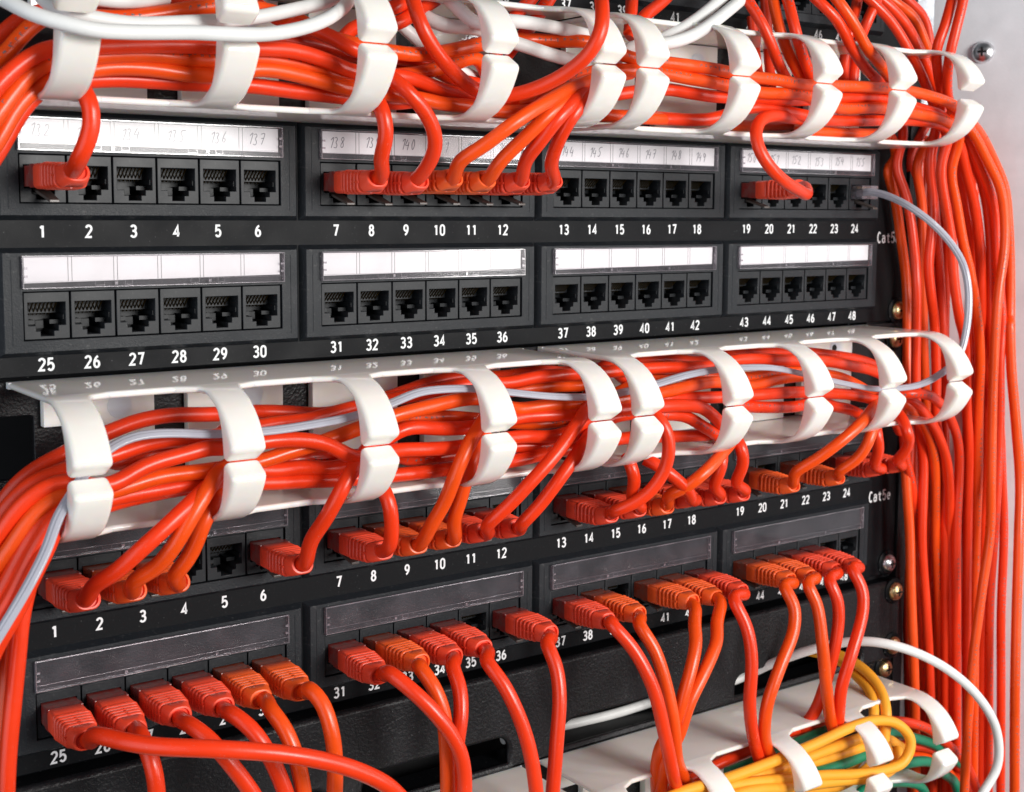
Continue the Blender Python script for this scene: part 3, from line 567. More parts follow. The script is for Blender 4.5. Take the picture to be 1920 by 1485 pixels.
('network_cable', 'O', 2.4, None, 'orange-red cable curving behind the ninth hook', 'cables falling from the top panel into the upper duct', [(126.1, -40.0, 106.0), (128.1, -46.0, 98.8), (135.1, -49.0, 89.7), (144.3, -49.0, 80.0), (157.2, -46.0, 73.9), (175.2, -38.0, 68.3)]),
('network_cable', 'R', 2.4, None, 'red cable falling behind two crossing ones beside number 46', 'cables falling from the top panel into the upper duct', [(182.4, -12.0, 114.3), (176.4, -16.0, 107.1), (170.4, -20.0, 100.4), (167.0, -20.0, 90.5), (166.0, -18.0, 77.4), (168.0, -16.0, 67.4)]),
('network_cable', 'R', 2.4, None, 'red cable leaning left above the ninth hook', 'cables falling from the top panel into the upper duct', [(183.9, -24.0, 112.9), (174.0, -28.0, 102.4), (170.2, -26.0, 92.7), (170.3, -22.0, 84.5), (173.2, -18.0, 74.8), (172.8, -18.0, 66.5)]),
('network_cable', 'R', 2.4, None, 'red cable arching from the top panel down behind the right end of the upper duct', 'cables falling from the top panel into the upper duct', [(166.8, -26.0, 108.9), (175.5, -30.0, 101.3), (183.7, -32.0, 94.2), (193.9, -34.0, 82.0), (205.2, -32.0, 72.6), (215.9, -28.0, 65.7), (248.8, -22.0, 31.7), (257.8, -21.0, 12.2), (266.0, -20.0, -7.6), (277.0, -16.0, -48.0), (287.4, -12.0, -90.4), (289.3, -12.0, -135.4)]),
('network_cable', 'R', 2.4, None, 'red cable arching second over the right end of the upper duct', 'cables falling from the top panel into the upper duct', [(178.5, -22.0, 110.6), (185.8, -26.0, 104.7), (196.7, -28.0, 96.7), (206.8, -29.0, 85.0), (222.7, -26.0, 68.9), (237.4, -20.0, 58.2), (251.0, -4.0, 36.1), (253.9, -4.0, 18.0), (260.5, -4.0, -16.6), (265.2, -4.0, -48.3), (269.2, -4.0, -84.0)]),
('network_cable', 'O', 2.4, None, 'orange cable arching third over the right end of the upper duct', 'cables falling from the top panel into the upper duct', [(189.7, -18.0, 112.2), (197.2, -22.0, 106.8), (208.2, -24.0, 100.8), (216.4, -24.0, 90.4), (228.4, -22.0, 76.5), (233.3, -20.0, 67.8), (245.7, -14.0, 53.4), (232.6, -10.0, 33.2), (238.6, -9.0, 12.1), (244.2, -8.0, -47.2), (249.3, -7.0, -82.2), (263.5, -6.0, -162.2), (267.0, -6.0, -205.5), (270.2, -6.0, -243.2), (279.1, -6.0, -379.3)]),
('network_cable', 'D', 2.4, None, 'dark red cable arching behind beside the zinc strip', 'cables falling from the top panel into the upper duct', [(219.4, -6.0, 115.6), (225.7, -8.0, 111.1), (236.5, -8.0, 105.0), (241.5, -8.0, 93.4), (246.1, -6.0, 76.1), (250.6, -4.0, 59.7), (238.3, 0.0, 34.2), (244.3, 0.0, 23.6), (248.8, 0.0, 6.5), (250.9, 0.0, -22.4), (254.7, 0.0, -48.2), (256.6, 0.0, -83.5)]),
('network_cable', 'R', 2.4, None, 'left of two red cables coming straight down in front of the zinc strip', 'cables falling from the top panel into the upper duct', [(214.2, -44.0, 117.4), (209.8, -44.0, 106.8), (204.8, -44.0, 93.6), (202.2, -42.0, 84.0), (209.9, -38.0, 71.9), (223.7, -30.0, 62.3), (221.3, -26.0, 33.6), (225.0, -25.5, 17.4), (226.2, -25.0, 1.0), (225.3, -24.5, -18.2), (228.5, -24.0, -32.1), (234.6, -22.0, -45.8), (240.7, -20.0, -74.5), (243.5, -19.0, -99.5), (251.3, -18.0, -116.0), (255.7, -18.0, -158.7), (258.3, -18.0, -201.0), (261.0, -18.0, -246.4), (268.9, -18.0, -370.8)]),
('network_cable', 'R', 2.4, None, 'right of two red cables coming straight down in front of the zinc strip', 'cables falling from the top panel into the upper duct', [(211.8, -50.0, 116.4), (210.0, -50.0, 106.1), (207.1, -49.0, 93.3), (206.3, -46.0, 78.3), (214.5, -40.0, 63.7), (231.1, -34.0, 51.7), (246.5, -34.0, 32.4), (256.6, -33.5, 15.0), (262.3, -33.0, -4.5), (265.5, -32.5, -27.1), (267.5, -32.0, -46.6), (273.3, -30.7, -75.6), (281.2, -29.3, -93.8), (288.8, -28.0, -132.7), (292.3, -28.0, -161.8), (292.8, -28.0, -204.5), (296.0, -28.0, -250.8), (303.7, -28.0, -377.3)]),
('network_cable', 'R', 2.4, None, 'second red cable from the left edge of the hanging bundle beside the top port row', 'cables in the hanging bundle on the right', [(175.0, -24.0, 62.0), (205.0, -18.0, 56.0), (217.0, -13.0, 46.0), (216.2, -10.0, 31.2), (219.7, -14.0, 15.8), (220.9, -18.0, -4.5), (219.5, -22.0, -26.4), (222.3, -20.7, -45.4), (224.8, -19.3, -67.8), (229.5, -18.0, -98.4), (234.9, -18.0, -114.4), (236.7, -18.0, -161.9), (242.3, -18.0, -198.2), (247.2, -18.0, -235.0), (258.6, -18.0, -367.5)]),
('network_cable', 'O', 2.4, None, 'orange-red cable swinging from the outside of the hanging bundle across to its middle', 'cables in the hanging bundle on the right', [(211.2, -44.0, 55.5), (223.4, -46.0, 48.7), (240.3, -46.0, 31.9), (250.1, -46.0, 20.3), (254.7, -46.0, 6.7), (255.8, -46.0, -9.8), (252.6, -46.0, -29.0), (251.4, -46.0, -44.9), (252.4, -45.0, -72.7), (255.6, -44.0, -126.3), (257.7, -43.2, -154.0), (254.2, -42.4, -182.6), (249.1, -41.6, -228.5), (248.6, -40.8, -305.9), (251.9, -40.0, -355.7)]),
('network_cable', 'R', 2.4, None, 'red cable under the crossing one in the outer half of the hanging bundle', 'cables in the hanging bundle on the right', [(212.6, -40.0, 53.2), (227.6, -40.0, 45.9), (243.7, -40.0, 28.4), (257.8, -38.0, 9.4), (262.3, -38.0, -15.6), (268.2, -38.0, -46.2), (268.6, -38.0, -51.7), (267.7, -38.0, -65.9), (271.3, -37.0, -97.8), (272.1, -36.0, -157.4), (270.7, -36.0, -192.7), (273.1, -36.0, -243.5), (280.4, -36.0, -366.4)]),
('network_cable', 'R', 2.4, None, 'red cable leaving the middle duct in a bow through the last hook', 'cables in the hanging bundle on the right', [(183.5, -36.0, -77.5), (186.4, -44.0, -76.9), (199.6, -46.0, -78.1), (211.0, -44.0, -82.8), (232.8, -34.0, -92.1), (253.1, -26.0, -112.1), (256.8, -24.0, -157.7), (259.4, -24.0, -199.7), (262.2, -24.0, -244.8), (270.3, -24.0, -368.6)]),
('network_cable', 'O', 2.4, None, 'orange cable dropping out below the last hook of the middle duct', 'cables in the hanging bundle on the right', [(196.1, -30.0, -81.3), (200.4, -34.0, -84.5), (213.6, -30.0, -91.0), (226.3, -26.0, -99.9), (238.8, -22.0, -117.0), (252.9, -14.0, -162.7), (258.0, -14.0, -201.9), (273.0, -14.0, -373.8)]),
('network_cable', 'R', 2.4, None, 'red cable dropping beside it out of the last hook of the middle duct', 'cables in the hanging bundle on the right', [(196.9, -32.0, -80.1), (204.6, -36.0, -84.0), (214.3, -34.0, -90.0), (229.0, -30.0, -100.7), (244.4, -26.0, -119.9), (256.7, -20.0, -158.5), (260.2, -20.0, -200.8), (272.5, -20.0, -371.0)]),
('network_cable', 'R', 2.4, None, 'red cable dropping nearest the black rail below the middle duct', 'cables in the hanging bundle on the right', [(196.3, -26.0, -85.1), (210.6, -24.0, -99.8), (220.8, -18.0, -115.8), (229.7, -15.0, -128.1), (241.3, -12.0, -169.8), (246.4, -12.0, -212.4), (261.0, -12.0, -370.9)]),
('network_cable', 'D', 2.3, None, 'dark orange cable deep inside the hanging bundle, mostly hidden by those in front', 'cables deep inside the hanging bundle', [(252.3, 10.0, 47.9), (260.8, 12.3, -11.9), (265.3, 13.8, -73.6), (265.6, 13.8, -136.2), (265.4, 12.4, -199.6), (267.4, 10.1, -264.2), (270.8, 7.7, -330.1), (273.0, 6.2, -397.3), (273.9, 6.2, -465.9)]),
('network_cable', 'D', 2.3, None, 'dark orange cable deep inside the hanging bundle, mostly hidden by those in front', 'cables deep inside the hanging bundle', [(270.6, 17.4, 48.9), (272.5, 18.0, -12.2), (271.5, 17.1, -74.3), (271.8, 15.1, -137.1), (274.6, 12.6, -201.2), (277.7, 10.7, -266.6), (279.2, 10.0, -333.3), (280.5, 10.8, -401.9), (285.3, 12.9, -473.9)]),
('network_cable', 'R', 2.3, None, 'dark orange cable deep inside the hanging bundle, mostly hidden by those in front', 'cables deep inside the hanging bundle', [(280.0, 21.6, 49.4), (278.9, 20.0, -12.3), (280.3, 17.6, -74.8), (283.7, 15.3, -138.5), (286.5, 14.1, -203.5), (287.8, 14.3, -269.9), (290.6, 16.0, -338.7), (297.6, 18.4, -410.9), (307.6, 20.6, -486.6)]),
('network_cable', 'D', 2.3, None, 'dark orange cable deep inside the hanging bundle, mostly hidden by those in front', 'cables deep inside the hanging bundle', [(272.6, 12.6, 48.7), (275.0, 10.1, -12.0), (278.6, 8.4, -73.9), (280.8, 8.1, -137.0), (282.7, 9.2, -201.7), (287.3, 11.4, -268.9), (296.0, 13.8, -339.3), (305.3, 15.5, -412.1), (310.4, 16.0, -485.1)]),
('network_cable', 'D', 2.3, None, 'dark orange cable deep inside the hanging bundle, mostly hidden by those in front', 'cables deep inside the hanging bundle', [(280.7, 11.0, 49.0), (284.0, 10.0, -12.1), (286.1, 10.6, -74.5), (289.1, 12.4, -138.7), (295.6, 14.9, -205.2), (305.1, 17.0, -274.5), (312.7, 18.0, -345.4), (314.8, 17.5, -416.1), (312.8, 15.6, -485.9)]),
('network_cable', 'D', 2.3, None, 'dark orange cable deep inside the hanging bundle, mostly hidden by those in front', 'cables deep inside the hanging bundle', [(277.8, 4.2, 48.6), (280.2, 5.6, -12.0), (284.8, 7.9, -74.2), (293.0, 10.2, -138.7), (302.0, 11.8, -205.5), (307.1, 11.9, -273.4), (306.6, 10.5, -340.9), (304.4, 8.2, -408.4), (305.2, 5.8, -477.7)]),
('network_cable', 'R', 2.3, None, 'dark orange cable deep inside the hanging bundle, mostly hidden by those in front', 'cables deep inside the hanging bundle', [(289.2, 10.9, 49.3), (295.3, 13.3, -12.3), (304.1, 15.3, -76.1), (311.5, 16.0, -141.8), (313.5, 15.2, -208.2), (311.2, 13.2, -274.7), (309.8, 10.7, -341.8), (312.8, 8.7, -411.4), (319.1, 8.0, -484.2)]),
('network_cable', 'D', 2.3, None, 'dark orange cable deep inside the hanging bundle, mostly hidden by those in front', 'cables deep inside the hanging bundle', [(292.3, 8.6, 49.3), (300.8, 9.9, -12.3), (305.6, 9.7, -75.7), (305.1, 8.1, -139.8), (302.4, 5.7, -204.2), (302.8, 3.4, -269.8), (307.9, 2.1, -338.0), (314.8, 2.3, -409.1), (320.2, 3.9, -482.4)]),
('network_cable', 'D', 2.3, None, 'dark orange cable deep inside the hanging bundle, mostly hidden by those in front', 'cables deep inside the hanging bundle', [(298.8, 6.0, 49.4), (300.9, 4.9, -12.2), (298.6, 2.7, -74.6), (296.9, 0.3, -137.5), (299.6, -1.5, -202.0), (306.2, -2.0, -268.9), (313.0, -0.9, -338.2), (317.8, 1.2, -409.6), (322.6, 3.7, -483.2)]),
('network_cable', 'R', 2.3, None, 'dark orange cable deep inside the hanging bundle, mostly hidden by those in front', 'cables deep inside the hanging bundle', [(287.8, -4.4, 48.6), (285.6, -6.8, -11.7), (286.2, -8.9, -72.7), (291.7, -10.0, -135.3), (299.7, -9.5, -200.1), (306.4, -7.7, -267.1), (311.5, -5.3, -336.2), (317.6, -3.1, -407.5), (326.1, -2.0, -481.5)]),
('network_cable', 'D', 2.55, None, 'dark orange cable arching highest at the left end of the middle duct', 'cables running through the middle duct', [(-237.1, -20.0, -113.5), (-227.5, -26.0, -92.9), (-220.6, -30.0, -79.9), (-215.9, -31.3, -74.4), (-209.5, -32.7, -70.1), (-203.4, -34.0, -67.3), (-195.6, -32.4, -64.2), (-188.7, -30.8, -62.6), (-180.2, -29.2, -60.4), (-168.4, -27.6, -59.4), (-152.4, -26.0, -60.6), (-132.5, -22.0, -61.8), (-119.2, -22.4, -63.3), (-108.5, -22.8, -64.6), (-79.2, -23.2, -59.7), (-65.9, -23.6, -56.5), (-51.3, -24.0, -54.9), (-31.4, -22.0, -56.5), (-12.6, -21.3, -55.7), (4.8, -20.7, -57.3), (41.7, -20.0, -54.9), (60.9, -20.4, -55.6), (76.9, -20.8, -57.4), (95.4, -21.2, -54.7), (128.5, -21.6, -56.1), (148.7, -22.0, -57.7), (189.9, -21.0, -65.5), (203.2, -20.0, -73.1), (217.6, -16.0, -90.2)]),
('network_cable', 'R', 2.55, None, 'red cable just under the grey cord between the first two hooks of the middle duct', 'cables running through the middle duct', [(-239.0, -28.0, -116.3), (-230.2, -34.0, -94.2), (-224.5, -38.0, -83.8), (-219.9, -39.3, -78.0), (-213.6, -40.7, -73.2), (-206.0, -42.0, -71.1), (-198.9, -42.0, -69.4), (-190.6, -42.0, -67.9), (-180.8, -40.5, -65.9), (-169.3, -39.0, -65.5), (-157.4, -37.5, -66.3), (-137.5, -36.0, -64.2), (-121.1, -34.7, -63.9), (-101.8, -33.3, -61.4), (-76.0, -32.0, -59.0), (-52.3, -33.0, -56.5), (-36.2, -34.0, -57.3), (-22.5, -34.7, -55.8), (-2.3, -35.3, -56.0), (31.3, -36.0, -55.9), (49.1, -36.7, -56.5), (64.3, -37.3, -57.0), (82.0, -38.0, -55.1), (115.5, -39.0, -57.5), (134.4, -40.0, -58.8), (151.9, -38.7, -62.0), (170.0, -37.3, -65.6), (187.3, -36.0, -72.5), (207.2, -28.0, -83.5)]),
('network_cable', 'R', 2.55, None, 'big red cable rolling over the front of the middle duct past its second hook', 'cables running through the middle duct', [(-240.2, -36.0, -117.4), (-230.7, -42.0, -95.8), (-225.7, -46.0, -85.7), (-221.2, -47.3, -79.5), (-216.0, -48.7, -75.2), (-208.5, -50.0, -72.5), (-202.0, -51.0, -75.1), (-194.6, -51.0, -75.3), (-184.9, -51.0, -70.6), (-174.2, -51.0, -68.7), (-163.2, -51.0, -67.0), (-160.2, -50.0, -67.8), (-143.1, -51.0, -66.8), (-133.4, -50.7, -67.4), (-123.0, -50.3, -69.7), (-110.3, -50.0, -76.4), (-92.8, -46.0, -75.7), (-79.2, -44.7, -76.9), (-64.1, -43.3, -77.7), (-38.2, -42.0, -76.7), (-16.4, -41.0, -78.0), (13.4, -40.0, -68.2), (35.9, -41.3, -68.0), (62.7, -42.7, -69.4), (83.7, -44.0, -69.9), (110.8, -45.0, -70.5), (128.9, -46.0, -72.3), (145.0, -45.0, -74.2), (162.5, -44.0, -77.8), (183.9, -36.0, -85.0), (205.5, -26.0, -99.1)]),
('network_cable', 'O', 2.55, None, 'orange cable rising behind the big red one left of the third middle hook', 'cables running through the middle duct', [(-239.9, -40.0, -118.0), (-230.3, -46.0, -100.0), (-223.9, -49.0, -90.0), (-220.7, -49.7, -85.0), (-215.0, -50.3, -79.0), (-209.0, -51.0, -76.3), (-201.6, -49.5, -77.8), (-192.3, -48.0, -77.6), (-179.9, -47.0, -75.4), (-161.2, -46.0, -75.3), (-142.2, -44.0, -74.5), (-134.5, -44.7, -72.6), (-122.5, -45.3, -70.4), (-108.4, -46.0, -66.8), (-92.6, -48.0, -62.7), (-78.3, -47.0, -61.1), (-59.1, -46.0, -59.9), (-36.3, -40.0, -66.6), (-22.6, -42.0, -65.9), (-7.9, -44.0, -66.4), (29.8, -46.0, -64.7), (45.6, -44.0, -63.6), (63.8, -42.0, -63.0), (87.7, -40.0, -66.8), (104.1, -38.0, -65.3), (120.5, -36.0, -65.2), (146.1, -34.0, -66.7), (164.1, -32.0, -72.1), (182.9, -30.0, -80.3)]),
('network_cable', 'R', 2.55, None, 'red cable in the middle duct directly above the empty gap at the third hook', 'cables running through the middle duct', [(-240.6, -44.0, -128.9), (-231.8, -48.0, -111.2), (-228.4, -50.0, -104.7), (-223.5, -50.5, -95.8), (-217.0, -51.0, -85.3), (-209.7, -50.0, -80.1), (-201.2, -48.0, -81.2), (-191.6, -46.0, -80.3), (-179.2, -44.8, -79.9), (-165.9, -43.6, -79.5), (-159.8, -42.4, -80.2), (-148.9, -41.2, -77.2), (-138.0, -40.0, -79.1), (-127.7, -39.0, -79.2), (-108.0, -38.0, -80.7), (-88.4, -44.0, -68.7), (-73.2, -42.7, -70.3), (-57.9, -41.3, -71.3), (-34.2, -40.0, -69.7), (-13.4, -44.0, -69.9), (28.7, -48.0, -69.8), (42.7, -47.3, -70.7), (52.6, -46.7, -72.6), (60.3, -46.0, -77.3), (72.9, -40.0, -84.8)]),
('network_cable', 'R', 2.55, None, 'red cable lowest through the left half of the middle duct', 'cables running through the middle duct', [(-238.9, -48.0, -131.3), (-230.8, -51.0, -112.9), (-227.4, -53.0, -107.1), (-223.4, -53.0, -100.2), (-218.4, -53.0, -90.7), (-213.4, -53.0, -83.8), (-209.7, -52.0, -79.8), (-201.2, -48.0, -82.9), (-191.0, -44.0, -82.1), (-178.4, -42.7, -81.2), (-165.0, -41.3, -80.9), (-148.4, -40.0, -81.9), (-137.8, -39.3, -83.2), (-125.5, -38.7, -84.1), (-110.3, -38.0, -85.5), (-87.4, -40.0, -85.9), (-75.9, -39.3, -86.2), (-54.1, -38.7, -86.5), (-35.3, -38.0, -86.5), (-19.4, -38.0, -85.1), (21.2, -38.0, -83.1), (46.0, -36.7, -85.2), (69.0, -35.3, -86.6), (81.5, -34.0, -86.4)]),
('network_cable', 'R', 2.55, None, 'red cable right beside the grey cord where it leaves the first hook', 'cables running through the middle duct', [(-238.5, -56.0, -132.3), (-230.5, -57.0, -114.7), (-226.0, -57.0, -108.3), (-220.7, -57.0, -97.7), (-217.1, -56.0, -92.3), (-211.9, -50.0, -86.2), (-206.6, -44.0, -80.6)]),
('network_cable', 'R', 2.55, None, 'red cable deep at the top between the seventh and eighth hooks of the middle duct', 'cables running through the middle duct', [(102.6, -14.0, -57.0), (121.9, -14.0, -57.6), (140.5, -14.0, -58.5), (157.8, -14.0, -60.5), (176.9, -14.0, -62.7), (198.5, -14.0, -66.7)]),
('network_cable', 'O', 2.55, None, 'orange cable threading the middle of the middle duct', 'cables running through the middle duct', [(-88.4, -34.0, -66.2), (-77.2, -34.0, -67.2), (-65.3, -34.0, -67.8), (-51.0, -34.0, -69.9), (-24.5, -34.0, -73.9), (-5.5, -34.0, -73.3), (12.6, -34.0, -66.6), (39.2, -32.0, -60.1), (58.6, -30.0, -61.1), (71.9, -33.0, -62.1), (88.9, -36.0, -63.5), (106.2, -36.0, -62.9), (120.3, -36.0, -62.1)]),
('network_cable', 'D', 2.55, None, 'dark red cable with a bright streak left of the fifth hook of the middle duct', 'cables running through the middle duct', [(-37.3, -26.0, -69.9), (-20.1, -28.0, -70.9), (-2.4, -30.0, -69.6), (3.3, -30.0, -68.5), (13.4, -30.0, -53.6), (21.7, -30.0, -58.6), (27.7, -30.0, -62.7)]),
('network_cable', 'O', 2.55, None, 'orange cable above the grey cord left of the fifth hook of the middle duct', 'cables running through the middle duct', [(-32.1, -26.0, -61.7), (-21.7, -30.0, -60.8), (-8.0, -30.0, -60.8), (4.3, -30.0, -61.2), (15.8, -30.0, -55.1), (33.0, -30.0, -57.5)]),
('network_cable', 'D', 2.55, None, 'dark red cable between two bright ones right of the first hook of the middle duct', 'cables running through the middle duct', [(-188.7, -22.0, -70.0), (-186.2, -30.0, -73.3), (-178.5, -34.0, -70.8), (-166.6, -32.0, -70.4), (-153.0, -27.0, -69.8), (-144.1, -22.0, -65.4), (-131.6, -20.0, -63.7), (-107.1, -20.0, -66.2)]),
('network_cable', 'R', 2.55, None, 'red cable bending down to the lower edge left of the seventh hook', 'cables running through the middle duct', [(-135.7, -30.0, -79.7), (-124.3, -34.0, -77.2), (-107.0, -32.0, -78.9), (-86.6, -34.0, -79.3), (-82.5, -33.3, -81.7), (-66.8, -32.7, -82.5), (-46.5, -32.0, -82.4), (-31.2, -36.0, -81.6), (-19.9, -38.7, -82.3), (12.4, -41.3, -72.9), (33.6, -44.0, -73.9), (46.5, -43.3, -76.0), (56.7, -42.7, -81.2), (63.1, -42.0, -84.2), (76.4, -36.0, -91.0)]),
('network_cable', 'R', 2.55, None, 'red cable lowest between the seventh and eighth hooks of the middle duct', 'cables running through the middle duct', [(71.2, -44.0, -72.8), (79.8, -44.0, -74.4), (114.4, -42.0, -77.4), (129.2, -40.0, -76.1), (141.3, -38.0, -79.8), (157.2, -35.0, -83.2), (168.8, -32.0, -87.2), (191.0, -24.0, -95.8)]),
('network_cable', 'R', 2.55, None, 'red cable falling down the left edge beside port 25', 'cables falling down the left edge', [(-208.5, -46.0, -81.0), (-214.5, -50.0, -88.5), (-219.5, -53.0, -97.2), (-222.1, -53.0, -105.0), (-223.5, -53.0, -111.4), (-224.6, -53.0, -120.6), (-226.6, -53.0, -136.3), (-228.5, -53.0, -152.1), (-229.8, -53.0, -170.8)]),
('network_cable', 'O', 2.55, None, 'orange cable falling along the very left edge of the picture', 'cables falling down the left edge', [(-215.7, -40.0, -93.8), (-221.0, -44.0, -104.0), (-223.6, -44.0, -113.7), (-225.2, -44.0, -128.4), (-227.4, -44.0, -147.2), (-229.1, -44.0, -174.5)]),
('network_cable', 'Y', 2.55, None, 'yellow cable bent into a hairpin round the ninth hook of the lower duct', 'cables in the lower duct', [(12.6, -50.0, -235.4), (40.1, -52.0, -231.6), (61.7, -51.0, -232.8), (89.8, -50.0, -232.9), (120.7, -50.0, -231.2), (149.9, -50.0, -228.6), (166.4, -50.0, -229.7), (178.5, -52.0, -233.5), (185.1, -55.0, -242.4), (180.9, -55.0, -251.2), (164.0, -54.0, -252.7), (126.3, -52.0, -246.1), (94.2, -51.3, -240.4), (72.8, -50.7, -237.3), (42.0, -50.0, -234.0), (12.5, -50.0, -230.9)]),
('network_cable', 'Y', 2.55, None, 'yellow cable lying under the upper run of the hairpin', 'cables in the lower duct', [(27.6, -44.0, -241.8), (72.1, -46.0, -238.4), (109.0, -46.0, -239.4), (127.9, -46.0, -238.5), (162.6, -44.0, -239.1), (180.6, -40.0, -241.9)]),
('network_cable', 'Y', 2.55, None, 'yellow cable crossing steeply behind the ninth hook of the lower duct', 'cables in the lower duct', [(120.0, -44.0, -254.6), (150.8, -44.0, -259.0), (167.3, -46.0, -253.6), (182.8, -44.0, -250.9), (175.4, -40.0, -243.4), (165.3, -38.0, -255.0), (154.0, -36.0, -264.5)]),
('network_cable', 'Y', 2.55, None, 'left of two yellow cables dropping over the lower duct from the slot', 'cables in the lower duct', [(177.6, 4.0, -213.1), (185.5, -8.0, -215.5), (185.0, -20.0, -219.9), (180.5, -34.0, -224.8), (173.1, -42.0, -231.5), (167.9, -44.0, -242.1)]),
('network_cable', 'Y', 2.55, None, 'right of two yellow cables dropping over the lower duct from the slot', 'cables in the lower duct', [(178.0, 2.0, -211.7), (183.4, -12.0, -212.2), (185.7, -26.0, -216.5), (183.5, -38.0, -223.4), (178.6, -45.0, -231.8), (176.0, -46.0, -243.3)]),
('network_cable', 'Y', 2.55, None, 'yellow cable below the two upper yellow runs of the lower duct', 'cables in the lower duct', [(25.2, -40.0, -244.2), (62.1, -42.0, -239.7), (101.8, -42.0, -241.9), (135.1, -42.0, -244.5), (163.9, -41.0, -245.7), (184.9, -40.0, -246.4), (204.3, -38.0, -258.1)]),
('network_cable', 'Y', 2.55, None, 'lowest yellow cable running under the hairpin at the picture edge', 'cables in the lower duct', [(30.4, -52.0, -245.6), (69.5, -54.0, -239.6), (108.7, -53.0, -246.4), (141.1, -52.0, -252.0), (161.5, -54.0, -254.7), (179.5, -50.0, -255.2), (189.5, -44.0, -251.6)]),
('network_cable', 'G', 2.55, None, 'green cable pressed against the yellow ones left of the ninth hook of the lower duct', 'cables in the lower duct', [(109.0, -42.0, -247.5), (137.9, -44.0, -248.9), (157.8, -42.0, -250.1), (181.0, -40.0, -250.1)]),
('network_cable', 'G', 2.55, None, 'green cable peeping out under the top yellow one in the lower duct', 'cables in the lower duct', [(80.0, -38.0, -238.3), (99.0, -38.0, -237.2), (127.0, -38.0, -234.5), (141.4, -36.0, -235.1), (169.2, -34.0, -235.8)]),
('network_cable', 'G', 2.55, None, 'green cable running level behind the ninth hook of the lower duct', 'cables in the lower duct', [(110.8, -36.0, -251.8), (139.8, -38.0, -248.8), (162.3, -36.0, -250.5), (183.1, -36.0, -247.4), (193.9, -36.0, -246.2), (214.9, -34.0, -254.9), (233.8, -32.0, -263.3), (260.0, -30.0, -280.9)]),
('network_cable', 'G', 2.55, None, 'green cable bending down through the last hook of the lower duct', 'cables in the lower duct', [(154.5, -30.0, -265.0), (192.1, -36.0, -264.1), (224.5, -36.0, -268.8), (240.8, -33.0, -280.0), (256.0, -30.0, -290.7), (263.3, -30.0, -308.4)]),
('network_cable', 'G', 2.55, None, 'green cable at the very bottom below the last hook', 'cables in the lower duct', [(156.2, -40.0, -276.0), (168.8, -40.0, -268.6), (199.5, -37.0, -273.0), (223.7, -34.0, -283.9), (228.8, -34.0, -297.7)]),
('network_cable', 'D', 2.55, None, 'dark red cable deep in the second window of the lower duct', 'cables in the lower duct', [(63.6, -20.0, -246.4), (84.5, -22.0, -237.1), (109.3, -20.0, -235.5), (143.8, -16.0, -238.5)]),
('network_cable', 'R', 2.55, None, 'red cable in front of the dark one in the lower duct windows', 'cables in the lower duct', [(50.2, -30.0, -243.4), (80.3, -32.0, -236.4), (98.2, -32.0, -234.8), (126.2, -32.0, -232.0), (149.7, -32.0, -234.3), (171.6, -32.0, -236.1)]),
('network_cable', 'R', 2.55, None, 'red cable level with the lower green ones behind the last hooks', 'cables in the lower duct', [(121.4, -26.0, -254.6), (154.0, -28.0, -259.3), (182.6, -28.0, -256.3), (207.3, -28.0, -258.9), (242.5, -28.0, -270.1), (274.1, -26.0, -292.7)]),
('network_cable', 'R', 2.55, None, 'red cable sweeping through the last hook of the lower duct and down', 'cables in the lower duct', [(179.4, -30.0, -240.3), (201.5, -32.0, -243.7), (223.2, -34.0, -251.2), (238.4, -34.0, -261.8), (260.2, -32.0, -279.3), (279.8, -28.0, -303.5), (292.3, -28.0, -322.0)]),
('network_cable', 'O', 2.55, None, 'orange cable tangled low behind the last hook of the lower duct', 'cables in the lower duct', [(158.4, -24.0, -255.5), (175.8, -28.0, -253.8), (210.2, -26.0, -266.4), (234.9, -26.0, -272.3), (258.3, -26.0, -288.8), (272.2, -26.0, -312.3)]),
('network_cable', 'W', 2.3, None, 'thick white cable looping out of the slot to the lower right corner', None, [(-4.6, 14.0, -220.3), (30.0, 14.0, -221.8), (54.5, 12.0, -221.8), (78.9, 10.0, -220.1), (106.9, 8.0, -218.4), (123.3, 4.0, -217.9), (135.0, -0.0, -214.2), (141.3, -8.0, -208.2), (156.3, -26.0, -198.2), (165.2, -40.0, -193.9), (176.5, -52.0, -195.4), (200.3, -60.0, -207.5), (224.0, -64.0, -226.8), (239.9, -64.0, -247.6), (244.2, -62.0, -267.8), (234.6, -60.0, -281.0), (226.6, -60.0, -291.9)]),
